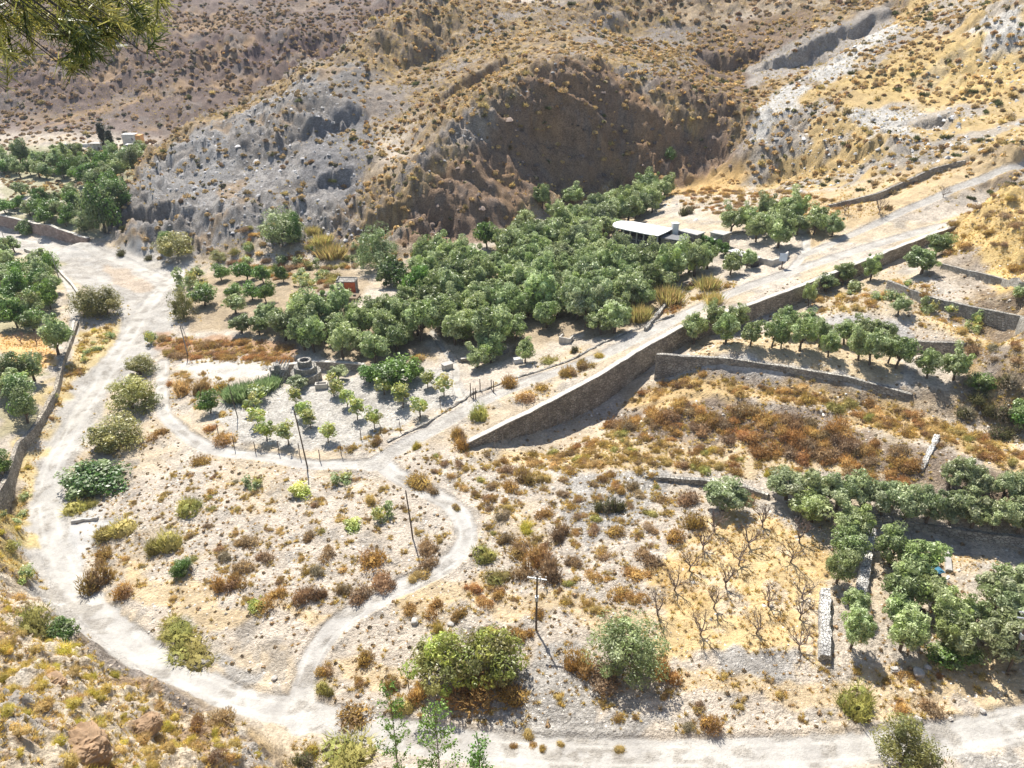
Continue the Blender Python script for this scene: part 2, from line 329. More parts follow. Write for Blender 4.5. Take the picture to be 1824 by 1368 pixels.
def leaf_mat(name, trans=.3, rough=.42, spec=.55):
    m, n, l, b = newmat(name); at_ = n.new('ShaderNodeAttribute'); at_.attribute_name = 'Col'
    oi = n.new('ShaderNodeObjectInfo')
    hs = n.new('ShaderNodeHueSaturation'); l.new(at_.outputs['Color'], hs.inputs['Color'])
    l.new(mrange(n, l, oi.outputs['Random'], 0, 1, .8, 1.22), hs.inputs['Value'])
    r2 = n.new('ShaderNodeMath'); r2.operation = 'FRACT'; mm = n.new('ShaderNodeMath'); mm.operation = 'MULTIPLY'; mm.inputs[1].default_value = 7.31
    l.new(oi.outputs['Random'], mm.inputs[0]); l.new(mm.outputs[0], r2.inputs[0])
    l.new(mrange(n, l, r2.outputs[0], 0, 1, .487, .513), hs.inputs['Hue'])
    l.new(hs.outputs[0], b.inputs['Base Color']); b.inputs['Roughness'].default_value = rough; b.inputs['Specular IOR Level'].default_value = spec
    t = n.new('ShaderNodeBsdfTranslucent'); l.new(hs.outputs[0], t.inputs[0]); mx = n.new('ShaderNodeMixShader'); mx.inputs[0].default_value = trans
    l.new(b.outputs[0], mx.inputs[1]); l.new(t.outputs[0], mx.inputs[2]); l.new(mx.outputs[0], n['Material Output'].inputs[0])
    return m
M_LEAF = leaf_mat('leaves', .36); M_DRY = leaf_mat('dry_twigs', .3, .8, .1); M_GRASS = leaf_mat('dry_grass', .35, .8, .1)
def plain(name, c, var=.25, scale=3., rough=.9, bump=.3, metal=0):
    m, n, l, b = newmat(name); tc = n.new('ShaderNodeTexCoord'); o = n.new('ShaderNodeTexNoise'); l.new(tc.outputs['Object'], o.inputs['Vector'])
    o.inputs['Scale'].default_value = scale; o.inputs['Detail'].default_value = 6; o.inputs['Roughness'].default_value = .65
    c = np.array(c); l.new(mixc(n, l, tuple(c*(1-var)), tuple(np.minimum(c*(1+var), .95)), mrange(n, l, o.outputs[0], .3, .7, 0, 1)), b.inputs['Base Color'])
    bp = n.new('ShaderNodeBump'); bp.inputs['Distance'].default_value = .05; bp.inputs['Strength'].default_value = bump; l.new(o.outputs[0], bp.inputs['Height']); l.new(bp.outputs[0], b.inputs['Normal'])
    b.inputs['Roughness'].default_value = rough; b.inputs['Metallic'].default_value = metal
    return m
def stonemat(name, c1, c2, mortar, scale=2.2):
    m, n, l, b = newmat(name); tc = n.new('ShaderNodeTexCoord'); mp = n.new('ShaderNodeMapping'); mp.inputs['Scale'].default_value = (1, 1, 1.7); l.new(tc.outputs['Object'], mp.inputs[0])
    v = n.new('ShaderNodeTexVoronoi'); l.new(mp.outputs[0], v.inputs['Vector']); v.inputs['Scale'].default_value = scale
    ve = n.new('ShaderNodeTexVoronoi'); ve.feature = 'DISTANCE_TO_EDGE'; l.new(mp.outputs[0], ve.inputs['Vector']); ve.inputs['Scale'].default_value = scale
    sep = n.new('ShaderNodeSeparateColor'); l.new(v.outputs['Color'], sep.inputs[0])
    c = mixc(n, l, c1, c2, sep.outputs[0])
    o = n.new('ShaderNodeTexNoise'); l.new(tc.outputs['Object'], o.inputs['Vector']); o.inputs['Scale'].default_value = .5; o.inputs['Detail'].default_value = 6
    c = mixc(n, l, c, mixc(n, l, (.6, .6, .6), (1.3, 1.28, 1.22), mrange(n, l, o.outputs[0], .3, .7, 0, 1)), 1.0, 'MULTIPLY')
    e = mrange(n, l, ve.outputs['Distance'], .0, .09, 0, 1); l.new(mixc(n, l, mortar, c, e), b.inputs['Base Color'])
    bp = n.new('ShaderNodeBump'); bp.inputs['Distance'].default_value = .12; l.new(e, bp.inputs['Height']); l.new(bp.outputs[0], b.inputs['Normal'])
    return m
M_WALL = stonemat('stone_masonry', (.26, .23, .19), (.44, .395, .33), (.15, .125, .10))
M_WALLG = stonemat('grey_masonry', (.28, .26, .23), (.44, .42, .38), (.2, .185, .165))
M_WALLP = stonemat('pinkish_masonry', (.33, .24, .20), (.45, .35, .30), (.25, .19, .16), 1.6)
M_DRYST = stonemat('bright_stones', (.46, .45, .43), (.70, .68, .64), (.16, .15, .14), 3.4)
M_CAP = plain('lime_cap', (.46, .43, .38), .3, 1.5)
M_BARK = plain('bark', (.13, .10, .075), .35, 6); M_DEADBARK = plain('dead_bark', (.19, .145, .12), .3, 6)
M_POLE = plain('weathered_pole', (.11, .085, .065), .3, 5); M_POLEG = plain('grey_pole', (.30, .28, .25), .2, 5)
M_WHITE = plain('whitewash', (.62, .61, .58), .14, .8); M_DARK = plain('dark_interior', (.06, .055, .05), .2); M_METAL = plain('galvanised', (.4, .42, .44), .1, 3, .5, .1, .6)
M_ORANGE = plain('orange_plaster', (.58, .15, .06), .25, 2); M_OCHRE = plain('ochre_plaster', (.62, .36, .16), .15, 2); M_CONC = plain('concrete', (.40, .38, .35), .2, 2)
M_CANE = plain('cane_screen', (.20, .15, .10), .3, 9); M_ROOFG = plain('dark_roof', (.17, .17, .17), .25, 4); M_ROCK = plain('boulder', (.42, .39, .35), .35, 1.4, .9, .8)
M_BLUE = plain('blue_tarp', (.05, .16, .24), .2, 3, .5); M_SIGN = plain('sign_face', (.55, .62, .70), .12, 3, .5, .05); M_REDROCK = plain('red_rock', (.30, .20, .12), .35, 1.4, .9, .8)
# ------------------------------------------------------------------ mesh helpers
def rawmesh(name, V, Fc, col=None, mat=None, smooth=False):
    V = np.asarray(V, np.float32); me = bpy.data.meshes.new(name)
    if isinstance(Fc, np.ndarray): Fc = [Fc]
    Fc = [np.asarray(f) for f in Fc if len(f)]
    me.vertices.add(len(V)); me.vertices.foreach_set('co', V.ravel())
    idx = np.concatenate([f.ravel() for f in Fc]).astype(np.int32); tot = np.concatenate([np.full(len(f), f.shape[1]) for f in Fc]).astype(np.int32)
    me.loops.add(len(idx)); me.loops.foreach_set('vertex_index', idx); me.polygons.add(len(tot))
    st = np.zeros(len(tot), np.int32); st[1:] = np.cumsum(tot)[:-1]; me.polygons.foreach_set('loop_start', st); me.polygons.foreach_set('loop_total', tot)
    if smooth: me.polygons.foreach_set('use_smooth', np.ones(len(tot), bool))
    me.update(calc_edges=True)
    if col is not None:
        a = me.color_attributes.new('Col', 'FLOAT_COLOR', 'POINT'); c = np.ones((len(V), 4), np.float32); c[:, :3] = np.clip(col, 0, 1); a.data.foreach_set('color', c.ravel())
    if mat: me.materials.append(mat)
    return me
def link(name, me, parent=None, loc=None):
    o = bpy.data.objects.new(name, me); C.objects.link(o)
    if parent: o.parent = parent
    if loc is not None: o.location = loc
    return o
def tag(o, label, cat, group=None, kind=None):
    if label: o['label'] = label
    if cat: o['category'] = cat
    if group: o['group'] = group
    if kind: o['kind'] = kind
    return o
class MB:                                       # collects boxes / tubes into one mesh
    def __init__(s): s.V = []; s.F = []; s.n = 0
    def add(s, V, Fs):
        s.V.append(np.asarray(V, float)); s.F += [tuple(i+s.n for i in f) for f in Fs]; s.n += len(V); return s
    def box(s, x0, x1, y0, y1, z0, z1, rz=0, c=(0, 0), taper=0):
        v = np.array([(x, y, z) for z in (z0, z1) for x, y in ((x0, y0), (x1, y0), (x1, y1), (x0, y1))], float)
        if taper: m = v[4:, :2].mean(0); v[4:, :2] = m+(v[4:, :2]-m)*(1-taper)
        if rz: a = math.radians(rz); X = v[:, 0]*math.cos(a)-v[:, 1]*math.sin(a); Y = v[:, 0]*math.sin(a)+v[:, 1]*math.cos(a); v[:, 0], v[:, 1] = X, Y
        v[:, 0] += c[0]; v[:, 1] += c[1]
        return s.add(v, [(0, 3, 2, 1), (4, 5, 6, 7), (0, 1, 5, 4), (1, 2, 6, 5), (2, 3, 7, 6), (3, 0, 4, 7)])
    def tube(s, pts, rad, k=6):
        pts = [np.array(p, float) for p in pts]; rad = [rad]*len(pts) if np.isscalar(rad) else rad; V = []; Fs = []
        for i, p in enumerate(pts):
            d = pts[min(i+1, len(pts)-1)]-pts[max(i-1, 0)]; d /= np.linalg.norm(d)+1e-9
            u = np.cross(d, (0, 0, 1) if abs(d[2]) < .9 else (1, 0, 0)); u /= np.linalg.norm(u); v = np.cross(d, u)
            for j in range(k): a = 2*math.pi*j/k; V.append(p+rad[i]*(u*math.cos(a)+v*math.sin(a)))
        for i in range(len(pts)-1):
            for j in range(k): Fs.append((i*k+j, i*k+(j+1) % k, (i+1)*k+(j+1) % k, (i+1)*k+j))
        Fs += [tuple(range(k))[::-1], tuple((len(pts)-1)*k+j for j in range(k))]
        return s.add(V, Fs)
    def mesh(s, name, mat, bevel=0):
        me = bpy.data.meshes.new(name); me.from_pydata(np.concatenate(s.V).tolist(), [], s.F); me.materials.append(mat); me.update(); return me
    def build(s, name, mat, parent=None, loc=None): return link(name, s.mesh(name, mat), parent, loc)
def thing(name, loc, label, cat, group=None, rz=0, sc_=1):
    o = bpy.data.objects.new(name, None); C.objects.link(o); o.location = loc; o.rotation_euler.z = rz; o.scale = (sc_,)*3 if np.isscalar(sc_) else sc_; o.empty_display_size = .3
    return tag(o, label, cat, group)
# ------------------------------------------------------------------ terrain: one height field, cut into ground / hillside / riverbed / roads along shared edges
rat = .0027; ys = [8.]
while ys[-1] < 585: ys.append(ys[-1]+max(.09, (ys[-1])*rat*1.15 if ys[-1] > 40 else .13))
ys = np.array(ys); us = np.linspace(-1, 1, 880)
YY, UU = np.meshgrid(ys, us, indexing='ij'); XX = UU*(np.where(YY > 0, .80*YY+26, 26))
print('terrain grid', YY.shape)
ZZ = np.zeros_like(XX)
for i in range(0, len(ys), 100): ZZ[i:i+100] = height(XX[i:i+100], YY[i:i+100])
slope = bil(SL, XX, YY); hill = sstep(.28, .6, slope)
POLY = {}
def area(key, pts): POLY[key] = PX(pts); return POLY[key]
wx = XX+(fbm(XX/5, YY/5, 71, 4)-.5)*7; wy = YY+(fbm(XX/5+40, YY/5, 81, 4)-.5)*7
wx2 = XX+(fbm(XX/3, YY/3, 72, 3)-.5)*2.4; wy2 = YY+(fbm(XX/3+40, YY/3, 82, 3)-.5)*2.4
def msk(P, sharp=False, soft=2):
    P = PX(P) if not isinstance(P, np.ndarray) else P
    m = inpoly(wx2 if sharp else wx, wy2 if sharp else wy, P).astype(np.float32)
    return blur(m, soft)
nz1 = fbm(XX/9, YY/9, 101, 4); nz2 = fbm(XX/2.5, YY/2.5, 111, 4, .6); nz3 = fbm(XX/30, YY/30, 121, 3)
dia = fbm((XX*.8+YY*.5)/26, (YY*.8-XX*.5)/7, 131, 4)    # streaks running down the slopes
def c3(*v): return np.array(v, float)
COL = np.ones(XX.shape+(3,))*c3(.53, .475, .405); ST = np.full(XX.shape, .75)
def paint(m, c, st=None, k=1.0):
    global COL, ST
    m = np.clip(m*k, 0, 1); COL = COL*(1-m[..., None])+np.array(c)*m[..., None]
    if st is not None: ST = ST*(1-m)+st*m
# small patches of dry grass and soil everywhere
paint(sstep(.53, .65, nz1), (.49, .40, .27), .55, .6); paint(sstep(.55, .7, nz2), (.36, .34, .31), .95, .6)
# hills
hc = (YY > 165) | (hill > .5)
hm = np.maximum(hill, sstep(205, 225, YY)*(YY < 290)*(XX > -95))
paint(hm, (.34, .25, .145), .9); paint(hm*sstep(.48, .6, nz1), (.40, .29, .14), .8, .8); paint(hm*sstep(.52, .60, nz2), (.22, .175, .135), 1, .8); nz4 = fbm(XX/1.1, YY/1.1, 151, 3, .7); paint(hm*sstep(.54, .62, nz4), (.20, .165, .13), 1, .7); paint(hm*sstep(.60, .68, 1-nz4), (.43, .37, .29), 1, .6); paint(hm*sstep(.55, .68, dia), (.30, .275, .26), 1, .8)
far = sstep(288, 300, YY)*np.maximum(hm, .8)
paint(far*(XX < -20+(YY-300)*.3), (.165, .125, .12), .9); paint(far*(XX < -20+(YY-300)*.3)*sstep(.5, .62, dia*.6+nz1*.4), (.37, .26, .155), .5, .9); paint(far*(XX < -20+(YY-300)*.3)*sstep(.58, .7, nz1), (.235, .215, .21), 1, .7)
gf = msk([(196,430),(215,365),(300,275),(390,222),(480,175),(560,130),(650,110),(640,190),(600,240),(650,330),(610,400),(560,430),(440,440),(330,455)])
paint(gf, (.32, .315, .315), .95, .9); paint(gf*sstep(.54, .62, nz4), (.17, .165, .165), 1, .7); paint(gf*sstep(.5, .62, dia), (.20, .185, .17), 1, .6); paint(gf*sstep(.6, .7, nz1), (.34, .25, .16), .7, .7)
paint(msk([(545,225),(640,200),(680,245),(640,345),(550,335)]), (.24, .24, .25), 1, .85); paint(msk([(240,320),(330,262),(400,240),(430,300),(380,345),(260,360)]), (.33, .33, .335), 1, .7)
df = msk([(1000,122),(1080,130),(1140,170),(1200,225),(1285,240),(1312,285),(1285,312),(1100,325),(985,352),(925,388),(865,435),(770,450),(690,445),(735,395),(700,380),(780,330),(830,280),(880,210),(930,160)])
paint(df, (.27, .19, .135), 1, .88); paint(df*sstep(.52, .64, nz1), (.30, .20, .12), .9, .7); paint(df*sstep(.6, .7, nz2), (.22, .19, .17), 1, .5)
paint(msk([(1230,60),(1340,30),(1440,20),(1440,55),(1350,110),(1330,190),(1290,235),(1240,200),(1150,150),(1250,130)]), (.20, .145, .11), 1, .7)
paint(msk([(1330,110),(1450,60),(1580,5),(1600,30),(1480,112),(1368,145),(1330,160)]), (.36, .335, .31), 1, .95)
rh = msk([(1330,300),(1400,200),(1600,30),(1680,-60),(1990,-60),(1990,270),(1824,260),(1600,310),(1400,345)])
paint(rh, (.46, .345, .17), .6, .9); paint(rh*sstep(.46, .56, nz1), (.40, .375, .345), 1, .85); paint(rh*sstep(.56, .64, dia), (.34, .32, .30), 1, .8)
paint(msk([(1600,120),(1824,30),(1824,160),(1650,200),(1500,150)]), (.56, .42, .19), .35, .6)
for P in ([(1345,215),(1400,150),(1440,160),(1420,200),(1340,265),(1320,250)], [(1430,140),(1590,40),(1610,50),(1470,160)], [(1500,210),(1600,190),(1640,240),(1560,260)], [(1720,60),(1824,20),(1824,100),(1760,110)]):
    paint(msk(P), (.53, .525, .51), 1, .95)
paint(msk([(1280,310),(1340,310),(1320,345),(1190,350),(1180,330)]), (.50, .34, .14), .4, .8)
paint(msk([(1430,345),(1640,300),(1824,275),(1824,300),(1600,380),(1450,440),(1400,360)]), (.47, .36, .21), .5, .85)
paint(msk([(1690,395),(1824,335),(1990,330),(1990,480),(1824,495),(1740,470),(1690,440)]), (.56, .41, .17), .35, .8)
# riverbed
rb_poly = PX([(-80,392),(0,392),(160,430),(210,440),(300,446),(345,458),(330,500),(310,560),(300,620),(255,645),(200,700),(165,760),(125,850),(120,890),(185,905),(185,925),(140,960),(150,1060),(230,1120),(320,1190),(420,1238),(520,1262),(560,1285),(400,1262),(250,1195),(160,1150),(130,1170),(110,1120),(60,1080),(42,980),(40,880),(58,800),(90,735),(130,670),(190,612),(215,565),(160,520),(75,458),(0,436),(-80,430)])
RB = inpoly(wx2, wy2, rb_poly).astype(np.float32); rb = blur(RB, 2)
paint(rb, (.40, .385, .36), .4); paint(rb*sstep(.50, .6, nz1), (.38, .36, .33), .8, .7); paint(rb*sstep(.58, .68, nz2), (.47, .46, .44), .4, .6)
paint(msk([(180,470),(230,480),(285,520),(250,520),(200,505)], True), (.47, .39, .31), .9, .8)
paint(msk([(130,930),(200,930),(140,1010),(100,1040),(95,960)], True), (.44, .44, .43), .05, .9)
# valley areas
WF = PX([(310,650),(330,640),(500,648),(480,668),(400,680),(340,668)])
paint(msk(WF, True), (.52, .50, .46), .4, .95)
YF = PX([(370,730),(440,700),(500,690),(600,672),(700,665),(800,655),(842,700),(760,735),(690,775),(610,800),(560,803),(480,795),(430,785),(400,765)])
paint(msk(YF, True), (.50, .49, .47), .9, .95)
paint(msk([(765,600),(800,640),(860,670),(900,660),(960,650),(1060,600),(1160,560),(1240,500),(1290,470),(1180,500),(1120,580),(1000,600),(900,640),(830,640)]), (.50, .455, .39), .8, .8)
AF = PX([(1165,1160),(1150,1090),(1200,1000),(1250,930),(1330,910),(1400,920),(1470,960),(1465,1060),(1462,1180),(1300,1160)])
paint(msk(AF), (.55, .42, .22), .4, .95); paint(msk(AF)*sstep(.53, .62, nz2), (.58, .50, .39), .6, .75); paint(msk(AF)*sstep(.56, .64, nz1), (.48, .34, .16), .5, .6)
for P in ([(1180,1190),(1480,1195),(1500,1240),(1200,1240)], [(640,1060),(840,1010),(1000,1060),(1150,1080),(1150,1150),(1000,1100),(850,1080),(700,1070)], [(560,1180),(640,1170),(760,1220),(640,1235)], [(1480,1190),(1824,1180),(1824,1240),(1650,1290),(1500,1270)], [(1150,840),(1370,830),(1500,860),(1500,800),(1300,760),(900,790),(880,810)], [(200,1000),(290,1040),(420,1080),(600,1080),(560,1100),(300,1110),(200,1070)], [(1700,980),(1780,985),(1780,1010),(1690,1020)]):
    paint(msk(P), (.53, .41, .235), .45, .7)
for P in ([(935,1150),(1010,1150),(1090,1210),(1040,1260),(940,1250)], [(985,830),(1060,850),(1160,830),(1180,880),(1120,960),(1040,1000),(1000,930)], [(1230,1158),(1420,1158),(1420,1195),(1240,1200)], [(1690,1310),(1824,1300),(1824,1368),(1680,1368)], [(320,1180),(480,1180),(470,1210),(330,1200)], [(860,1240),(1150,1260),(1200,1290),(900,1320)]):
    paint(msk(P), (.39, .385, .375), 1, .85)
paint(msk([(1075,705),(1300,712),(1500,745),(1650,805),(1824,860),(1824,900),(1650,875),(1500,845),(1300,792),(1120,780)]), (.27, .215, .17), .9, .85)
paint(msk([(1130,660),(1300,672),(1450,700),(1640,735),(1824,770),(1824,850),(1650,790),(1480,730),(1100,695)]), (.52, .38, .19), .4, .85)
paint(msk([(1190,616),(1420,640),(1620,680),(1640,698),(1420,654),(1190,632)]), (.52, .505, .48), .7, .9)
paint(msk([(1230,575),(1460,600),(1620,640),(1600,675),(1400,635),(1230,610)]), (.50, .40, .25), .6, .8)
paint(msk([(1430,560),(1480,545),(1560,570),(1640,600),(1640,620),(1540,610),(1440,590)]), (.42, .415, .41), 1, .9)
paint(msk([(1440,480),(1560,465),(1700,540),(1824,600),(1824,650),(1700,600),(1560,560),(1440,540)]), (.50, .42, .30), .7, .85)
paint(msk([(1640,560),(1824,575),(1824,625),(1700,605)]), (.60, .46, .23), .4, .7)
for P in ([(400,470),(650,480),(640,580),(770,560),(770,650),(650,650),(480,600),(330,580),(350,500)], [(730,470),(850,470),(930,400),(1100,380),(1230,470),(1200,500),(1120,590),(900,620),(780,600)]):
    paint(msk(P), (.36, .29, .20), .7, .85)
paint(msk([(0,255),(240,262),(290,275),(215,370),(180,425),(0,385)]), (.34, .33, .22), .6, .85); paint(msk([(10,355),(60,348),(150,352),(70,378),(0,382)], True), (.52, .49, .43), .4, .9); paint(msk([(120,300),(170,297),(240,300),(200,312)], True), (.5, .47, .4), .4, .8)
paint(msk([(0,590),(110,590),(95,640),(70,665),(0,665)]), (.58, .37, .17), .35, .95); paint(msk([(0,450),(100,470),(120,590),(0,590)]), (.36, .33, .2), .5, .8); paint(msk([(0,665),(90,660),(60,760),(0,780)]), (.33, .30, .18), .5, .8)
paint(msk([(150,590),(215,570),(190,615),(130,670),(95,730),(70,790),(45,870),(0,900),(0,860),(60,770),(100,690),(125,630)]), (.50, .40, .2), .5, .85); paint(msk([(0,880),(38,900),(45,1000),(65,1060),(0,1060)]), (.50, .40, .17), .5, .8)
paint(msk([(270,595),(520,610),(540,640),(500,650),(420,640),(310,640)]), (.36, .22, .13), .6, .8)
fg = msk([(-200,1050),(40,1070),(110,1130),(150,1180),(250,1215),(330,1250),(430,1330),(480,1368),(480,1600),(-200,1600)])
paint(fg, (.62, .54, .42), .8, .9); paint(fg*sstep(.55, .65, nz2), (.36, .24, .14), 1, .75); paint(fg*sstep(.55, .66, nz1), (.44, .43, .42), 1, .7)
# roads and wheel tracks
near = roadmask(XX, YY); en = near+(fbm(XX/.8, YY/.8, 141, 3)-.5)*.35+(fbm(XX/3.5, YY/3.5, 143, 3)-.5)*.3
road = 1-sstep(.82, 1.1, en)
RC = np.where((YY > 100)[..., None], c3(.40, .385, .355), c3(.385, .375, .355))
paint(road, RC, .12); paint(road*sstep(.5, .7, fbm(XX/1.8, YY/1.8, 147, 3, .6)), (.31, .29, .26), .6, .7); paint(road*np.exp(-((near-.5)/.13)**2)*sstep(.3, .5, fbm(XX/6, YY/6, 145, 3)), (.44, .43, .405), .05, .85)
for key in ('upper', 'wash'):
    d, _, _, _ = pdist(XX.ravel(), YY.ravel(), ROADS[key][0]); mm = (d.reshape(XX.shape) < ROADS[key][1]*.55); paint(mm*1.0, (.43, .415, .39), .7, .6)
FOLDED = {k: (L, wd) for k, (L, wd) in ROADS.items()}
cls = np.zeros(XX.shape, np.int8)
cls[hill > .45] = 1; cls[(YY > 290)] = 1; cls[(RB > .5)] = 2
for i, k in enumerate(ROADS):
    L, wd = ROADS[k]; m = (XX > L[:, 0].min()-5) & (XX < L[:, 0].max()+5) & (YY > L[:, 1].min()-5) & (YY < L[:, 1].max()+5)
    d, _, _, _ = pdist(XX[m], YY[m], L); t_ = cls[m]; t_[d < wd/2*1.0] = 3 if k != 'wash' else 4; cls[m] = t_
V = np.stack([XX, YY, ZZ], -1).reshape(-1, 3); nr_, nc_ = XX.shape
ii = (np.arange(nr_-1)[:, None]*nc_+np.arange(nc_-1)[None]).ravel()
FQ = np.stack([ii, ii+1, ii+nc_+1, ii+nc_], -1); fc = cls[:-1, :-1].ravel()
for k, nm in ((0, 'ground'), (1, 'hillside'), (2, 'riverbed'), (3, 'dirt_road'), (4, 'streambed')):
    f = FQ[fc == k]
    if not len(f): continue
    u, inv = np.unique(f, return_inverse=True)
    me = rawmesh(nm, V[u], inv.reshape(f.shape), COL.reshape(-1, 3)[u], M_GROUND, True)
    a = me.attributes.new('Stony', 'FLOAT', 'POINT'); a.data.foreach_set('value', ST.ravel()[u].astype(np.float32))
    # normals of the whole sheet, so that the cut edges do not show
    o = link(nm, me); o['kind'] = 'structure'
gz = ZZ
nx = -np.gradient(ZZ, axis=1)
# ------------------------------------------------------------------ foliage meshes
def rdirs(n, r):
    v = r.normal(size=(n, 3)); return v/np.linalg.norm(v, axis=1, keepdims=True)
def leaves(P, Nn, size, r, asp=.5, tri=False):
    n = len(P); a = r.normal(size=(n, 3)); t = np.cross(Nn, a); t /= np.linalg.norm(t, axis=1, keepdims=True)+1e-9; b = np.cross(Nn, t)
    s = (size*(.6+.8*r.random(n)))[:, None]
    if tri: V = np.stack([P-t*s*.5*asp, P+t*s*.5*asp, P+b*s], 1); k = 3
    else: V = np.stack([P-b*s*.5, P+t*s*.5*asp, P+b*s*.5, P-t*s*.5*asp], 1); k = 4
    return V.reshape(-1, 3), np.arange(n*k).reshape(n, k), k
def crown_mesh(name, seed, cols, nclump=26, per=95, leaf=.20, rx=1., rz=.8, cz=1., cr=.36, mat=None, asp=.45, hollow=.45, up=.35, base=0):
    """crown of leaf clumps: radius 1 (x,y), centre height cz; sizes are in metres for a crown of radius 1*scale"""
    r = np.random.default_rng(seed); Ps, Ns, Cs = [], [], []
    d = rdirs(nclump, r); d[:, 2] = np.where(d[:, 2] < -.55, -d[:, 2], d[:, 2]); rad = hollow+(1-hollow)*r.random(nclump)**.5
    cen = d*rad[:, None]*[rx*.78, rx*.78, rz*.78]+[0, 0, cz]
    lump = 1+.38*r.normal(size=nclump); cen = cen*(1+.16*r.normal(size=(nclump, 1)))+[r.normal()*.08, r.normal()*.08, 0]
    for i in range(nclump):
        q = cr*min(1.7, max(.4, lump[i])); u = rdirs(per, r); sh = (.55+.45*r.random(per)**.6)[:, None]
        u2 = u.copy(); P = cen[i]+u2*sh*[q, q, q*.8]
        Nn = u*.6+d[i]*.3+rdirs(per, r)*.75+[0, 0, up]; Nn /= np.linalg.norm(Nn, axis=1, keepdims=True)
        c = cols[r.integers(len(cols))]*(.72+.46*r.random()); cc = c[None]*(.75+.5*r.random(per))[:, None]
        Ps.append(P); Ns.append(Nn); Cs.append(cc)
    P = np.concatenate(Ps); Nn = np.concatenate(Ns); Cc = np.concatenate(Cs); k0 = P[:, 2] > base; P, Nn, Cc = P[k0], Nn[k0], Cc[k0]
    V, Fc, k = leaves(P, Nn, leaf, r, asp); return rawmesh(name, V, Fc, np.repeat(Cc, k, 0), mat or M_LEAF)
def shrub_mesh(name, seed, cols, n=520, h=.8, leaf=.2, mat=None, lobes=6, asp=.13, twig=.5):
    """dome of twigs, radius 1, height h"""
    r = np.random.default_rng(seed); cen = np.c_[r.uniform(-.68, .68, lobes), r.uniform(-.5, .5, lobes), np.zeros(lobes)]; cen[0] = 0
    q = r.uniform(.3, .8, lobes); li = r.integers(lobes, size=n); u = rdirs(n, r); u[:, 2] = np.abs(u[:, 2])
    P = cen[li]+u*(q[li]*(.35+.6*r.random(n)**.6))[:, None]*[1, 1, h/.75]; Nn = np.cross(u+rdirs(n, r)*.35, rdirs(n, r)); Nn /= np.linalg.norm(Nn, axis=1, keepdims=True)+1e-9
    d = u+rdirs(n, r)*.6+[0, 0, .35]; d /= np.linalg.norm(d, axis=1, keepdims=True); t = np.cross(d, rdirs(n, r)); t /= np.linalg.norm(t, axis=1, keepdims=True)+1e-9
    s = (leaf*(.5+r.random(n)))[:, None]; V = np.stack([P-t*s*asp, P+t*s*asp, P+d*s], 1).reshape(-1, 3)
    lc = np.array([cols[r.integers(len(cols))]*(.75+.45*r.random()) for _ in range(lobes)]); c = lc[li]*(.6+.7*r.random(n))[:, None]
    m = int(n*.45); u2 = rdirs(m, r); u2[:, 2] = np.abs(u2[:, 2]); l2 = r.integers(lobes, size=m); P2 = cen[l2]+u2*(q[l2]*.7)[:, None]*[1, 1, h/.75]
    V2, F2, k = leaves(P2, u2, leaf*.95, r, .6); c2 = lc[l2]*(.5+.5*r.random(m))[:, None]
    Vv = np.concatenate([V, V2]); return rawmesh(name, Vv, [np.arange(n*3).reshape(n, 3), F2+n*3], np.concatenate([np.repeat(c, 3, 0), np.repeat(c2, k, 0)]), mat or M_DRY)
def reed_mesh(name, seed, cols, n=420, h=2., wdt=.05, spread=.5, mat=None):
    r = np.random.default_rng(seed); b = r.normal(size=(n, 2))*.42; d = np.c_[b*spread+r.normal(size=(n, 2))*.18, np.ones(n)]; L = h*(.5+.5*r.random(n))
    P = np.c_[b, np.zeros(n)]; side = rdirs(n, r); side[:, 2] = 0; side /= np.linalg.norm(side, axis=1, keepdims=True); w_ = (wdt*(.6+.8*r.random(n)))[:, None]
    mid = P+d*(L*.6)[:, None]; tip = P+d*L[:, None]+np.c_[r.normal(size=(n, 2))*.25*h*.3, -.12*h*r.random(n)]
    V = np.stack([P-side*w_*.5, P+side*w_*.5, mid+side*w_, tip, mid-side*w_], 1).reshape(-1, 3)
    c = np.array([cols[i] for i in r.integers(len(cols), size=n)])*(.7+.6*r.random(n))[:, None]
    return rawmesh(name, V, np.arange(n*5).reshape(n, 5), np.repeat(c, 5, 0), mat or M_LEAF)
def trunk_mesh(name, seed, h=1.2, r0=.16, limbs=5, spread=.6, top=1.4, mat=None, lean=.1):
    r = random.Random(seed); m = MB(); lx, ly = r.uniform(-lean, lean), r.uniform(-lean, lean)
    m.tube([(0, 0, -.3), (lx*.4, ly*.4, h*.4), (lx, ly, h)], [r0*1.25, r0, r0*.85], 7)
    for i in range(limbs):
        a = 2*math.pi*(i+r.random()*.6)/limbs; s = spread*r.uniform(.7, 1.1); z = h*r.uniform(.75, 1.)
        m.tube([(lx, ly, z), (lx+math.cos(a)*s*.45, ly+math.sin(a)*s*.45, z+(top-h)*.45), (lx+math.cos(a)*s, ly+math.sin(a)*s, top*r.uniform(.9, 1.15))], [r0*.55, r0*.4, r0*.15], 5)
    return m.mesh(name, mat or M_BARK)
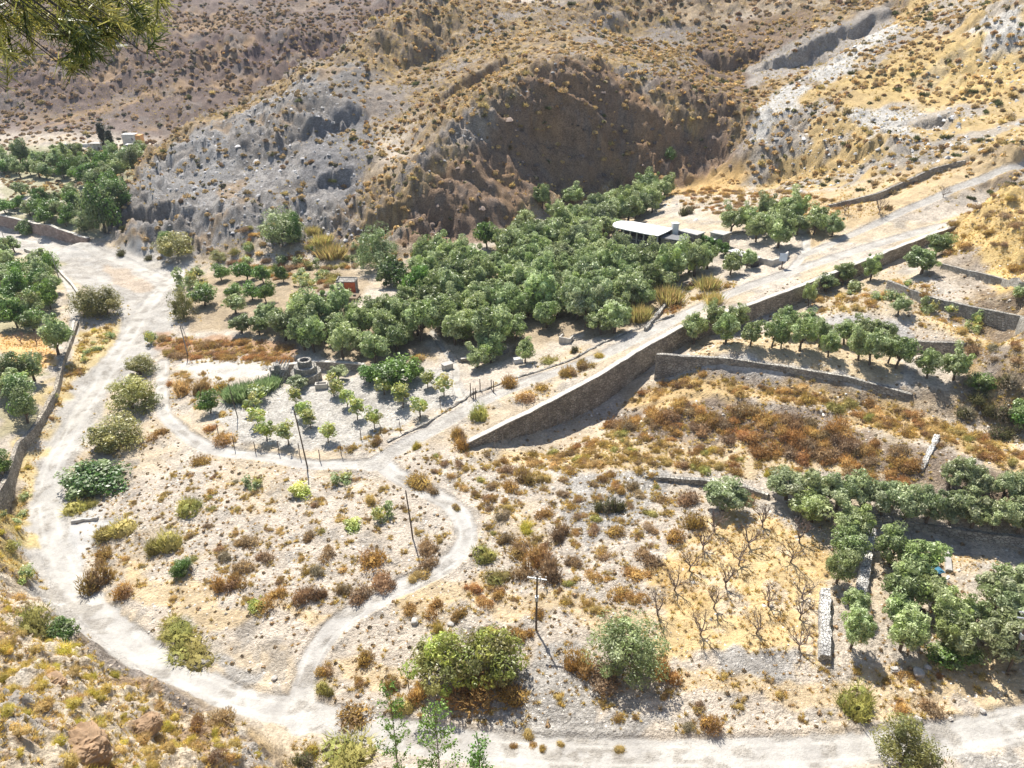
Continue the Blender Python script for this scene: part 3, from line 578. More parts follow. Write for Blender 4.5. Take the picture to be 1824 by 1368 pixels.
def bare_tree(seed, H=3.):
    """leafless almond: short trunk, bowl of crooked limbs, fine twigs"""
    r = random.Random(seed); m = MB(); tw = MB(); nrm = lambda v: v/np.linalg.norm(v)
    def grow(p, d, L, rad, lev):
        pts = [np.array(p, float)]; q = np.array(p, float); dd = np.array(d, float)
        for k in range(3):
            dd = nrm(dd+np.array([r.gauss(0, .2), r.gauss(0, .2), r.gauss(.03, .1)])*(.25 if lev == 0 else 1)); q = q+dd*L/3; pts.append(q.copy())
        (m if lev < 1 else tw).tube(pts, [rad, rad*.85, rad*.7, rad*.55], (7, 5, 4, 3, 3)[lev])
        if lev < 4:
            nb = (5, 3, 3, 3)[lev]; a0 = r.random()*6.28
            for i in range(nb):
                if lev == 0: a = a0+i*6.28/nb+r.gauss(0, .2); nd = nrm(np.array([math.cos(a)*.8, math.sin(a)*.8, .95])); st = pts[3]
                else: nd = nrm(dd+np.array([r.gauss(0, .5), r.gauss(0, .5), r.gauss(.35, .3)])); st = pts[r.choice((2, 3, 3))]
                grow(st-nd*.01, nd, L*(1.25 if lev == 0 else r.uniform(.62, .85)), rad*(.6, .58, .55, .6)[lev], lev+1)
    grow((0, 0, -.25), (r.uniform(-.1, .1), r.uniform(-.1, .1), 1), H*.36, .17, 0)
    return m.mesh('trunk', M_DEADBARK), tw.mesh('branches', M_DEADBARK)
G = lambda *v: np.array(v)*1.7*np.array([1.05, 1.0, .86])
P_OLIVE = [q*[1.03, 1.12, 1.22] for q in (G(.175,.205,.085), G(.21,.24,.115), G(.13,.16,.06), G(.265,.29,.155), G(.18,.215,.075))]
P_OLIVED = [G(.09,.125,.05), G(.115,.155,.06), G(.14,.18,.085)]
P_SILV = [G(.21,.25,.15), G(.165,.205,.11), G(.28,.31,.21), G(.14,.175,.085)]
P_CITR = [G(.07,.13,.025), G(.05,.10,.02), G(.10,.17,.035)]
P_TAM = [G(.155,.16,.055), G(.19,.19,.07), G(.11,.125,.045), G(.23,.22,.08)]
P_LIME = [G(.26,.30,.07), G(.20,.26,.06), G(.30,.33,.10)]
P_YG = [G(.30,.29,.10), G(.24,.25,.09), G(.34,.31,.13), G(.22,.20,.08)]
P_RUST = [G(.27,.165,.075), G(.31,.195,.085), G(.23,.15,.08), G(.34,.23,.10)]
P_BROWN = [G(.225,.16,.10), G(.19,.14,.09), G(.27,.195,.115), G(.22,.175,.13)]
P_GOLD = [q*[.82,.86,1.0] for q in (G(.42,.27,.075), G(.36,.24,.07), G(.46,.32,.11), G(.30,.21,.075))]
P_YEL = [G(.40,.33,.11), G(.34,.28,.09), G(.44,.36,.13), G(.40,.35,.08)]
P_GREY = [G(.20,.18,.14), G(.25,.22,.17), G(.16,.145,.115)]
P_HILL = [G(.27,.215,.115), G(.33,.26,.13), G(.21,.175,.11), G(.36,.285,.145)]
P_DKG = [G(.075,.085,.04), G(.10,.10,.05), G(.06,.07,.035)]
P_STRAW = [G(.38,.28,.12), G(.33,.25,.12), G(.42,.33,.16)]
P_GRASSG = [G(.35,.265,.11), G(.32,.25,.12), G(.39,.30,.13), G(.30,.22,.09)]
KIND = {  # kind -> (object name, meshes, height of the unit mesh, category, words)
}
def kind(key, name, cat, words, ms, uh, tr=None): KIND[key] = dict(name=name, cat=cat, words=words, ms=ms, uh=uh, tr=tr)
kind('olive', 'olive_tree', 'tree', 'grey-green olive tree', [crown_mesh('crown', 10+i, P_OLIVE, 52, 115, .17, rz=.8, cz=1.1, cr=.25, asp=.34, up=.15) for i in range(6)], 1.9, [trunk_mesh('trunk', i, .55, .085, 5, .5, 1.15) for i in range(3)])
kind('grove', 'broadleaf_tree', 'tree', 'green grove tree', [crown_mesh('crown', 220+i, P_OLIVE+P_TAM[2:3], 50, 110, .17, rz=.85, cz=1.05, cr=.26, asp=.36, up=.15) for i in range(5)], 1.9, [trunk_mesh('trunk', 25, .5, .09, 5, .5, 1.1)])
kind('groved', 'broadleaf_tree', 'tree', 'dark green grove tree', [crown_mesh('crown', 230+i, P_OLIVED+P_CITR[:1], 30, 150, .15, rz=.8, cz=1.05, cr=.38) for i in range(3)], 1.9, [trunk_mesh('trunk', 26, .5, .09, 5, .5, 1.1)])
kind('olived', 'olive_tree', 'tree', 'dark olive tree', [crown_mesh('crown', 20+i, P_OLIVE[:1]+P_OLIVED, 50, 115, .17, rz=.85, cz=1.05, cr=.26, asp=.34, up=.15) for i in range(3)], 1.9, [trunk_mesh('trunk', 5, .5, .09, 4, .4, 1.)])
kind('silver', 'olive_tree', 'tree', 'silvery olive tree', [crown_mesh('crown', 30+i, P_SILV, 54, 115, .17, rz=.82, cz=1.05, cr=.25, asp=.34, up=.15) for i in range(4)], 1.9, [trunk_mesh('trunk', 8, .5, .09, 4, .4, 1.)])
kind('young', 'young_olive_tree', 'tree', 'small pale green olive sapling', [crown_mesh('crown', 40+i, P_LIME[:2]+P_YG[:2]+P_OLIVE[:2], 16, 60, .26, rz=.75, cz=1.35, cr=.42, hollow=.3) for i in range(4)], 2.1, [trunk_mesh('trunk', 11+i, .7, .06, 4, .4, 1.3) for i in range(2)])
kind('citrus', 'orange_tree', 'tree', 'deep green citrus tree', [crown_mesh('crown', 50+i, P_CITR, 28, 150, .15, rz=.72, cz=1.1, cr=.36, up=.2) for i in range(3)], 1.85, [trunk_mesh('trunk', 15, .5, .07, 4, .4, 1.)])
kind('tamarisk', 'tamarisk_shrub', 'shrub', 'feathery yellow-green tamarisk', [crown_mesh('crown', 60+i, P_TAM, 46, 170, .10, rz=1.0, cz=.5, cr=.30, asp=.3, base=.02) for i in range(4)], 1.5, [trunk_mesh('trunk', 18, .25, .08, 6, .6, .7)])
kind('bigbush', 'broad_bush', 'shrub', 'broad green bush', [crown_mesh('crown', 70+i, P_LIME[:2]+P_TAM[:3]+[G(.13,.17,.04)], 46, 150, .10, rz=.85, cz=.55, cr=.26, asp=.4, base=.02) for i in range(2)], 1.4, [trunk_mesh('trunk', 19, .25, .07, 6, .6, .6)])
kind('greybush', 'broad_bush', 'shrub', 'big grey-green bush', [crown_mesh('crown', 75, P_SILV[:2]+P_OLIVED+P_OLIVE[:2], 50, 170, .085, rz=.85, cz=.6, cr=.26, asp=.35, base=.02)], 1.45, [trunk_mesh('trunk', 20, .25, .07, 6, .6, .6)])
kind('darkbush', 'leafy_bush', 'shrub', 'dark leafy bush', [crown_mesh('crown', 80+i, P_CITR[:2]+P_OLIVED, 40, 150, .12, rz=.85, cz=.45, cr=.3, asp=.6, base=.02) for i in range(2)], 1.3, [trunk_mesh('trunk', 21, .25, .07, 6, .5, .5)])
kind('greenshrub', 'green_shrub', 'shrub', 'green shrub', [crown_mesh('foliage', 85+i, P_OLIVE+P_YG[:1], 18, 60, .22, rz=.8, cz=.5, cr=.38, base=.02) for i in range(3)], 1.3)
kind('lime', 'lime_green_shrub', 'shrub', 'bright lime-green shrub', [crown_mesh('foliage', 90+i, P_LIME, 18, 60, .22, rz=.6, cz=.35, cr=.38, base=.02) for i in range(2)], .95)
kind('darkshrub', 'dark_shrub', 'shrub', 'dark olive-coloured shrub', [shrub_mesh('foliage', 95+i, P_DKG+P_GREY[:1], 1000, .85, .17) for i in range(2)], 1.0)
kind('broom', 'broom_shrub', 'shrub', 'pale yellow-green broom', [shrub_mesh('foliage', 100+i, P_YG, 1300, .85, .24, asp=.055) for i in range(4)], 1.1)
kind('rust', 'thornbush', 'shrub', 'rust-coloured thornbush', [shrub_mesh('foliage', 105+i, P_RUST, 1100, .75, .16) for i in range(4)], .95)
kind('brown', 'dry_shrub', 'shrub', 'dry brown shrub', [shrub_mesh('foliage', 110+i, P_BROWN, 1100, .8, .17) for i in range(4)], 1.0)
kind('gold', 'golden_shrub', 'shrub', 'golden-brown shrub', [shrub_mesh('foliage', 115+i, P_GOLD[:2]+P_BROWN[:1]+P_GOLD[3:], 1100, .8, .17) for i in range(4)], 1.0)
kind('yellow', 'yellow_tussock', 'tussock', 'yellow grass tussock', [shrub_mesh('blades', 120+i, P_YEL, 700, .8, .28, M_GRASS, 3, .05) for i in range(3)], 1.05)
kind('straw', 'grass_tussock', 'tussock', 'straw-coloured grass tussock', [shrub_mesh('blades', 125+i, P_STRAW, 700, .8, .28, M_GRASS, 3, .05) for i in range(3)], 1.05)
kind('grey', 'grey_shrub', 'shrub', 'ash-grey shrub', [shrub_mesh('foliage', 130+i, P_GREY, 1000, .8, .17) for i in range(2)], 1.0)
kind('hill', 'hillside_shrub', 'shrub', 'ochre hillside shrub', [shrub_mesh('foliage', 135+i, P_HILL, 160, .8, .42, None, 3, .2) for i in range(4)], 1.1)
kind('hilldark', 'hillside_shrub', 'shrub', 'dark round hillside shrub', [shrub_mesh('foliage', 140+i, P_DKG+P_BROWN[:2]+P_TAM[2:3], 300, .9, .3, None, 3, .2) for i in range(2)], 1.1)
kind('reed', 'giant_reed', 'reeds', 'leafy green giant reed clump', [reed_mesh('blades', 145+i, [G(.17,.24,.11), G(.25,.31,.18), G(.12,.18,.08)], 900, 1.8, .045) for i in range(3)], 1.9)
kind('reedy', 'dry_reed', 'reeds', 'yellowing reed clump', [reed_mesh('blades', 150+i, [G(.30,.25,.12), G(.25,.25,.09), G(.34,.26,.13)], 800, 1.5, .03) for i in range(2)], 1.9)
kind('dead', 'dead_almond_tree', 'tree', 'leafless dead almond tree', [], 3.)
BARE = [bare_tree(200+i) for i in range(6)]
KIND['dead']['ms'] = BARE
PL = []                                         # everything placed, for the labels
def plant(k, x, y, z, W, H=None, where='', group=None, label=None, lod=True):
    """W: crown width in metres, H: height in metres"""
    K = KIND[k]; i = int(rng.integers(len(K['ms']))); ms = K['ms'][i]; rz = float(rng.random()*6.28)
    if k == 'dead': s = (H or W)/3.*.67; sc3 = (s, s, s)
    else: sc3 = (W/2, W/2, (H if H else W*.5*K['uh'])/K['uh'])
    if K['tr'] is None and k != 'dead':
        o = link(K['name'], ms, None, (x, y, z-.04*W)); o.rotation_euler.z = rz; o.scale = sc3; tag(o, None, K['cat'])
    else:
        o = thing(K['name'], (x, y, z), None, K['cat'], None, rz, sc3)
        if k == 'dead': link('trunk', ms[0], o); link('branches', ms[1], o)
        else: link('crown', ms, o); link('trunk', K['tr'][i % len(K['tr'])], o)
    px, py, zc = proj(x, y, z)
    PL.append(dict(o=o, k=k, words=K['words'], where=where, px=float(px), py=float(py), w=W, label=label, group=group, ap=W*F/float(zc)))
    return o
def seen(lst, where, group=None):
    """lst rows: kind, px, py (foot of the plant, as seen), width px, height px [, label]"""
    A = np.array([(r[1], r[2]) for r in lst], float); Wd = np.array([r[3] for r in lst], float)
    x, y, z = at(A[:, 0], A[:, 1]); _, _, zc = proj(x, y, z); dep = np.arctan2(CH-z, np.hypot(x, y))
    tree = np.array([KIND[r[0]]['tr'] is not None and r[0] not in ('tamarisk', 'bigbush', 'greybush', 'darkbush') or r[0] == 'dead' for r in lst])
    A[:, 1] -= np.where(tree, .05, .36)*Wd*np.sin(dep); x, y, z = at(A[:, 0], A[:, 1]); _, _, zc = proj(x, y, z)
    for i, r in enumerate(lst):
        W = r[3]*zc[i]/F*1.04; hp = r[4]*zc[i]/F
        H = (hp-(.25 if tree[i] else .62)*W*math.sin(dep[i])*.8)/math.cos(dep[i]); H = max(H, W*(.55 if tree[i] else .34))
        H = min(H, W*(1.6 if r[0] != 'reed' else 2.2))
        plant(r[0], x[i], y[i], z[i], W, H, where, group, r[5] if len(r) > 5 else None)
OCC = []
def scatter(poly, spacing, mix, wr, where, group=None, avoid=None, hr=(.8, 1.1), visible=True, jitter=.42, limit=9999, thin=None):
    """poly as seen; spacing in metres; mix {kind: weight}; wr: width range"""
    P = PX(poly) if not isinstance(poly, np.ndarray) else poly
    x0, x1, y0, y1 = P[:, 0].min(), P[:, 0].max(), P[:, 1].min(), P[:, 1].max()
    gx_, gy_ = np.meshgrid(np.arange(x0, x1, spacing), np.arange(y0, y1, spacing*.87)); gx_ = gx_+(np.arange(gx_.shape[0]) % 2)[:, None]*spacing/2
    x = (gx_+rng.uniform(-jitter, jitter, gx_.shape)*spacing).ravel(); y = (gy_+rng.uniform(-jitter, jitter, gx_.shape)*spacing).ravel()
    ok = inpoly(x, y, P) & (roadmask(x, y) > 1.5)
    if thin: ok &= fbm(x/thin[0], y/thin[0], thin[2], 3) > thin[1]
    x, y = x[ok], y[ok]; z = height(x, y); ks = list(mix); pw = np.array([mix[k] for k in ks], float); pw /= pw.sum()
    idx = rng.permutation(len(x))[:limit]
    for i in idx:
        W = float(rng.uniform(*wr)); k = ks[int(rng.choice(len(ks), p=pw))]
        if any((x[i]-a)**2+(y[i]-b)**2 < (.42*(W+c))**2 for a, b, c in OCC): continue
        plant(k, float(x[i]), float(y[i]), float(z[i]), W, W*.5*KIND[k]['uh']*float(rng.uniform(*hr)), where, group)
def occ(): OCC[:] = [(q['o'].location[0], q['o'].location[1], q['w']) for q in PL]
# ------------------------------------------------------------------ plants one by one, where the photograph shows them
seen([('bigbush',795,1246,125,112,'olive-brown domed bush, left half of the large pair below the road loop'),('bigbush',872,1242,130,118,'bright green domed bush, right half of the large pair below the road loop'),
 ('greybush',1120,1212,140,112,'big grey-green bush with rust-coloured skirt below the leafless almond trees'),('tamarisk',1607,1392,112,100,'round olive-green juniper-like bush at the bottom edge beside the valley road'),
 ('broom',1520,1284,76,76,'tall grey-green broom on the verge above the valley road, alone below the stone wall'),('darkbush',174,880,108,64,'dense dark green bush filling the inner bend of the riverbed'),
 ('tamarisk',250,676,60,46,'smallest and highest tamarisk of the clump between riverbed and track'),('tamarisk',236,742,90,76,'olive-yellow tamarisk in the middle of the clump beside the riverbed'),('tamarisk',214,802,100,72,'broadest tamarisk at the lower end of the clump beside the riverbed'),('tamarisk',186,806,60,44,'low tamarisk at the lower left foot of the clump beside the riverbed'),
 ('tamarisk',152,568,62,58,'dark left half of the tamarisk pair at the head of the walled path'),('tamarisk',190,568,70,60,'lighter right half of the tamarisk pair at the head of the walled path'),
 ('grove',104,632,54,66,'grey-green olive tree leaning over the low stone wall by the golden plot'),('tamarisk',318,457,70,48,'yellow-green tamarisk at the foot of the grey rock spur'),('darkbush',296,440,34,28,'small dark bush tucked behind the tamarisk at the foot of the spur'),
 ('darkshrub',215,457,24,18,'small dark bush alone on the pale riverbed, left of two'),('darkshrub',264,464,25,14,'small dark bush alone on the pale riverbed, right of two'),
 ('greenshrub',330,518,40,40,'light green rounded clump on the edge of the river terrace'),('tamarisk',328,572,46,60,'grey olive bush on the bank where the riverbed narrows'),('greenshrub',270,616,22,30,'lone green bush at the edge of the gravel road by the river'),
 ('greybush',497,440,82,64,'large grey-green tree crown in the hollow below the grey cliffs'),('darkbush',520,432,44,50,'dark green tree beside the large grey-green crown below the cliffs'),
 ('greybush',678,486,84,78,'grey-barked bushy tree behind the small orange house'),('darkbush',706,512,60,56,'dark green tree right of the small orange house')],'')
seen([('rust',745,1254,50,50),('rust',850,1262,120,40),('gold',912,1250,64,44),('rust',1030,1205,60,62),('rust',1182,1218,60,60),('brown',1075,1225,80,40)],'around the large domed bushes')
seen([('lime',534,887,44,26),('greenshrub',684,931,38,38),('lime',628,947,38,22),('gold',667,1015,58,46),('brown',682,1052,46,36),('straw',744,1033,36,26),('brown',762,990,40,34),('brown',764,1014,36,26),('gold',747,868,58,36),('brown',772,882,26,24),
 ('rust',489,1083,56,42),('lime',463,1088,34,24),('brown',540,1076,36,38),('brown',566,1072,34,40),('brown',639,1076,52,36),('brown',609,1061,32,30),('grey',566,1027,32,28),('brown',585,997,40,30),('brown',549,967,30,28),('gold',656,1184,38,36),('gold',581,1205,34,28),
 ('broom',579,1244,40,38),('gold',641,1227,26,22),('gold',701,1231,32,32),('gold',633,1296,74,44),('broom',714,1277,46,42)],'on the stony ground inside the road loop')
seen([('rust',735,1093,40,28),('rust',776,1098,44,34),('rust',812,1110,44,34),('yellow',779,1130,28,30),('broom',866,1006,52,40),('broom',884,1040,48,32),('rust',843,1057,36,26),('gold',888,1063,36,26),('rust',863,1083,38,24),('rust',880,1145,46,40),('rust',927,1145,46,40),
 ('brown',901,971,30,30),('gold',927,997,52,40),('rust',955,1012,60,52),('brown',982,1040,62,58),('brown',930,1035,40,32),('yellow',936,950,48,32),('rust',963,927,48,30),('brown',997,967,44,44),('grey',899,930,34,32),('brown',901,847,36,28),('gold',910,876,38,30),('gold',940,866,44,48),('straw',962,862,34,28),
 ('gold',850,887,20,20),('gold',869,896,28,22),('gold',815,910,20,16),('darkshrub',1072,916,40,38,'dark green bush, left of a touching pair on the grey gravel fan'),('darkshrub',1100,918,40,42,'dark green bush, right of a touching pair on the grey gravel fan'),('gold',1175,903,44,30),('brown',1222,903,50,38),('gold',1230,945,48,44),('gold',1208,967,40,34),('brown',1158,949,32,18),
 ('brown',1158,1010,58,28),('rust',1134,1036,56,32),('gold',1102,960,40,30),('gold',1078,999,40,24),('rust',1057,1036,38,24),('rust',1105,1072,50,34),('rust',1135,1078,44,30),('straw',1065,1092,26,20),('gold',1098,1287,24,18),('straw',941,1319,32,22),('gold',913,1333,18,12),('gold',950,1333,18,12),
 ('gold',968,1338,18,14),('straw',999,1332,18,14),('straw',1106,1342,26,13),('gold',1270,1312,46,42,'golden-brown dome above the valley road beside an ash-grey one'),('grey',1226,1302,30,20,'ash-grey dome above the valley road beside a golden-brown one'),('rust',1605,1272,42,32),('brown',1655,1273,48,38)],'on the slope right of the road loop')
seen([('broom',146,918,60,42),('broom',206,962,78,54),('broom',292,990,66,70),('broom',338,914,54,44),('gold',355,830,40,26),('greenshrub',449,873,34,26),('gold',172,1060,60,68),('rust',185,1000,42,34),('gold',219,1068,42,40),('broom',312,1144,74,48),('broom',346,1182,86,50),('darkbush',324,1030,40,34),
 ('rust',390,1060,38,44),('gold',418,1054,42,40),('brown',440,978,44,34),('brown',434,1022,38,30),('brown',470,1002,38,28),('gold',350,1300,40,38),('brown',395,1296,44,38),('greenshrub',607,865,36,26),('straw',660,900,26,26),('brown',560,905,20,16),('grey',402,1000,28,24)],'between riverbed and road loop')
seen([('yellow',555,1350,44,34),('broom',620,1392,120,74),('darkshrub',535,1372,50,40)],'at the bottom edge below the road')
seen([('rust',283,782,36,24),('gold',400,792,44,30),('rust',380,770,30,22),('gold',395,700,30,28),('straw',330,702,38,40),('straw',365,704,44,44),('gold',745,645,30,20),('broom',853,752,40,44),('gold',908,690,36,32),('gold',935,716,44,22),('gold',965,698,30,20),('gold',1015,672,34,30),('gold',1040,660,34,28),
 ('gold',817,782,26,34),('gold',822,806,30,40),('yellow',742,802,26,26),('gold',625,805,22,18),('gold',670,798,26,26),('rust',302,690,20,16),('darkshrub',1025,630,16,22),('yellow',1070,640,26,16),('broom',978,648,34,16)],'along the tracks around the gravel olive plot')
seen([('dead',px,py,46,48) for px,py in ((1272,948),(1252,982),(1227,1018),(1334,976),(1358,941),(1316,1008),(1293,1049),(1201,1053),(1271,1085),(1172,1098),(1247,1132),(1368,1081),(1347,1130),(1408,1003),(1424,969),(1428,1068),(1424,1104),(1424,1158))],'in the golden grass plot','leafless almond trees in the golden grass')
seen([('dead',38,612,26,26),('dead',66,614,30,28),('dead',74,645,34,22),('dead',1592,165+0,1,1)][:3],'in the ochre plot left of the riverbed','bare trees in the ochre plot')
seen([('dead',1505,382,24,30),('dead',1565,382,30,34),('dead',1680,352,26,24)],'on the slope above the upper road','bare trees on the slope above the upper road')
seen([('silver',1401,892,72,52),('olive',1444,930,75,54),('olive',1513,955,72,56),('olive',1502,990,67,54),('olive',1489,1040,56,62),('olive',1582,1006,61,66),('olive',1633,1030,75,70),('olive',1515,1156,55,66),('olive',1522,1102,46,46),('olive',1603,1082,75,72),('olive',1603,1160,68,70),('olive',1685,1128,72,72),('olive',1698,1172,77,72),
 ('silver',1771,1084,89,76),('silver',1775,1170,92,78),('silver',1812,1128,79,70),('olive',1599,1112,65,54),('darkbush',1694,1194,88,32,'low bright green bush under the olives by the boulders'),('olive',1660,1085,56,56),('olive',1735,1130,60,60),('silver',1830,1090,60,70),('silver',1840,1170,68,76)],'in the lower right walled grove','olive trees in the lower right walled grove')
seen([('silver',x,y,62,62) for x,y in ((1450,898),(1490,908),(1530,915),(1570,921),(1610,926),(1650,930),(1690,936),(1730,940),(1770,945),(1812,950),(1850,950))]+[('silver',1690,872,62,62),('silver',1738,884,58,56),('silver',1785,892,58,56),('silver',1826,900,60,60)],'in the dense terrace row','olive trees in the dense terrace row')
seen([('silver',1289,912,80,54,'lone pale silver-green olive above the leafless almond trees'),('brown',1330,900,30,26)],'above the leafless almond trees')
seen([('olive',1236,614,48,52),('olive',1293,614,48,56),('olive',1336,616,38,44),('olive',1374,620,38,50),('olive',1391,622,30,40),('olive',1424,627,50,58),('olive',1458,618,34,44),('olive',1475,637,36,46),('olive',1503,615,44,44),('olive',1529,642,44,56),('olive',1549,650,48,60),('olive',1581,648,40,50),('olive',1595,657,50,56),('olive',1651,675,46,54),('olive',1698,678,52,54),
 ('olive',1270,585,40,44),('olive',1310,590,44,46),('olive',1400,600,48,50),('olive',1440,602,44,46),('olive',1540,612,48,46),('olived',1570,618,44,46)],'on the narrow walled terrace','olive trees on the narrow terrace')
seen([('young',528,724,26,30),('young',541,746,30,32),('young',554,764,34,32),('young',585,789,32,36),('young',514,793,36,40),('young',476,786,38,38),('young',460,757,34,32),('young',452,738,34,32),('young',462,716,40,30),('young',595,706,36,32),('young',619,724,28,32),('young',637,748,32,36),('young',667,764,32,36),('young',685,704,34,30),('young',718,727,40,40),('young',749,744,34,36),
 ('young',762,692,30,32),('young',791,706,36,36),('silver',534,692,40,26),('silver',602,677,38,26)],'on the pale gravel plot','saplings on the pale gravel plot')
seen([('citrus',705,690,80,42,'deep green fig-like tree at the upper edge of the gravel plot'),('citrus',660,682,44,30),('citrus',738,676,40,30),('citrus',375,737,38,36,'deep green round citrus tree beside the track, left of the gravel plot')],'at the upper edge of the gravel plot')
seen([('reed',415,716,26,34),('reed',432,716,30,38),('reed',452,708,28,34),('reed',470,700,26,30),('reed',486,692,22,26),('reedy',1192,545,36,50),('reedy',1262,520,30,40),('reedy',1270,545,24,36),('reedy',1140,575,30,44),('reedy',575,440,26,34),('reedy',592,462,34,40),('reedy',560,420,22,26),('darkbush',118,1142,56,44),('yellow',112,1180,60,46),('broom',60,1130,80,60)],'along the plot edges')
seen([('citrus',440,500,40,34),('citrus',470,505,30,30),('citrus',505,503,26,30),('citrus',365,545,50,34),('citrus',418,535,32,26),('citrus',450,535,34,28),('citrus',475,540,30,34),('lime',530,552,32,30),('citrus',565,548,34,24),('citrus',395,500,30,26),('grove',420,560,40,34),('grove',350,500,30,22),('greenshrub',360,520,24,22),('tamarisk',390,470,30,22)],'in the garden by the riverbed','garden trees by the river')
seen([('olived',966,372,34,44),('olive',1020,368,42,34),('olive',985,392,34,30),('olive',938,402,36,28),('citrus',868,442,40,42),('olive',1000,405,30,26),('darkshrub',1220,385,30,30),('darkbush',1195,285,20,22)],'at the foot of the dark slope')
# far valley
seen([('darkbush',185,408,60,80),('greybush',150,415,44,40),('darkbush',210,372,50,50)],'against the grey rock spur on the village side')
occ()
scatter([(0,282),(60,280),(150,288),(225,286),(262,284),(235,315),(190,345),(150,340),(90,318),(0,330)],5.4,{'grove':5,'citrus':3,'groved':2},(4.2,6.2),'below the white farmhouse','trees of the grove below the farmhouse',jitter=.4,hr=(.75,1.3))
scatter([(0,378),(60,366),(110,360),(200,345),(190,380),(170,420),(110,412),(0,385)],4.6,{'citrus':6,'grove':2,'darkbush':2},(3.4,5.2),'behind the pinkish river wall','trees of the grove behind the pinkish wall',jitter=.4,hr=(.75,1.3))
scatter([(0,345),(70,345),(70,352),(0,362)],5,{'grove':3},(4.5,6),'beside the pale far clearing','trees beside the pale clearing',jitter=.4,hr=(.75,1.3))
scatter([(0,445),(30,445),(55,468),(100,490),(108,560),(60,590),(0,595)],4.3,{'grove':7,'groved':2,'citrus':3},(3.8,5.2),'left of the walled path','trees of the grove left of the walled path',jitter=.4,hr=(.75,1.3))
scatter([(0,688),(80,668),(75,720),(40,770),(0,790)],4.0,{'grove':7,'groved':2},(3.8,5),'behind the left river wall','trees of the grove behind the river wall',jitter=.4,hr=(.75,1.3))
scatter([(0,800),(14,805),(10,840),(0,860)],3.4,{'citrus':1},(3,4),'at the left edge behind the river wall','citrus trees at the left edge')
# the big olive grove
scatter([(735,478),(760,468),(860,475),(885,500),(890,535),(930,560),(925,618),(880,640),(800,640),(775,600),(760,550),(730,510)],3.6,{'olive':9,'olived':3,'citrus':1},(3.8,6.3),'in the left half of the big grove','olive trees of the big grove, left part',jitter=.38,hr=(.75,1.3))
scatter([(885,478),(905,445),(960,425),(1000,412),(1040,400),(1090,372),(1150,348),(1195,340),(1180,372),(1110,402),(1088,430),(1060,452),(1100,478),(1175,495),(1235,480),(1255,500),(1180,520),(1130,585),(1095,606),(1000,590),(935,590),(895,530)],3.8,{'olive':8,'silver':2,'olived':1},(3.8,6.4),'in the right half of the big grove','olive trees of the big grove, right part',jitter=.38,hr=(.75,1.3))
scatter([(430,580),(560,585),(600,575),(690,555),(750,545),(762,600),(750,640),(660,650),(560,640),(500,605),(430,600)],3.6,{'olive':9,'olived':4},(3.7,6.0),'below the small orange house','olive trees below the orange house',jitter=.38,hr=(.75,1.3))
scatter([(1285,410),(1330,395),(1400,395),(1490,400),(1500,425),(1400,430),(1390,445),(1330,440)],4.2,{'olive':8},(3.8,6.6),'right of the white-roofed house','olive trees right of the white-roofed house',jitter=.38,hr=(.75,1.3))
seen([('olive',850,656,42,38),('olive',935,648,34,38),('olive',1260,480,40,44),('olive',1225,470,40,36),('olive',1300,490,38,40),('olive',1330,478,30,30),('darkbush',1190,450,30,26),('citrus',1290,455,28,24),('citrus',1255,450,30,28)],'near the upper track')
seen([('olive',1440,545,26,40),('olived',1470,520,40,32),('olived',1500,505,40,40),('olive',1550,500,36,44),('greenshrub',1520,520,34,24),('greenshrub',1590,540,30,26),('olived',1640,490,60,50),('olived',1665,460,46,44),('olive',1600,560,34,30),('greenshrub',1650,560,30,30),('greenshrub',1740,580,24,30),('greenshrub',1700,560,28,22),('greenshrub',1815,530,30,24),('darkshrub',1800,690,50,40),('darkshrub',1770,745,54,44),('darkbush',1815,760,60,50),('darkshrub',1720,745,44,34),('darkshrub',1790,790,60,44),('darkbush',1745,700,44,34),('darkshrub',1740,720,50,34)],'on the terraces below the upper road')
# ------------------------------------------------------------------ shrubs spread over the slopes and flats
S = scatter
occ()
S([(215,900),(330,835),(560,850),(650,838),(800,940),(810,1000),(640,1080),(480,1085),(260,1060),(200,960)],3.0,{'brown':4,'gold':4,'grey':1,'straw':3,'broom':1},(.5,1.5),'on the stony ground inside the road loop',hr=(.7,1))
S([(700,830),(820,790),(900,800),(960,790),(990,880),(960,960),(880,960),(860,920),(760,850)],2.5,{'gold':4,'brown':3,'straw':3,'broom':1},(.7,1.8),'below the end of the tall wall')
S([(990,800),(1160,820),(1200,900),(1150,1050),(1000,1110),(860,1060),(880,960),(980,940)],2.5,{'gold':4,'brown':3,'rust':1,'broom':2},(.7,2.3),'left of the leafless almond trees')
S([(850,830),(900,805),(1060,745),(1130,770),(1350,800),(1500,850),(1360,850),(1250,840),(1100,830),(960,830)],1.85,{'gold':6,'straw':4,'broom':2,'yellow':1,'rust':1},(1.1,2.5),'on the golden terrace','shrubs on the golden terrace')
S([(1075,715),(1200,715),(1330,722),(1480,750),(1600,800),(1680,830),(1824,872),(1850,905),(1700,880),(1560,860),(1400,815),(1250,780),(1110,765)],1.85,{'rust':6,'brown':4},(1.8,4.0),'on the rust-coloured bank','thornbushes on the rust-coloured bank',hr=(.9,1.3))
S([(1130,655),(1200,650),(1420,680),(1560,712),(1640,738),(1824,790),(1850,850),(1640,785),(1460,722),(1290,693),(1130,680)],1.8,{'rust':4,'gold':5,'straw':2,'broom':1},(1.4,3.0),'below the olive terrace wall','shrubs below the olive terrace wall')
S([(1690,600),(1850,620),(1850,800),(1760,770),(1700,720),(1720,660)],2.3,{'rust':4,'brown':4,'darkshrub':3,'gold':2},(1.6,3.2),'right of the olive terrace')
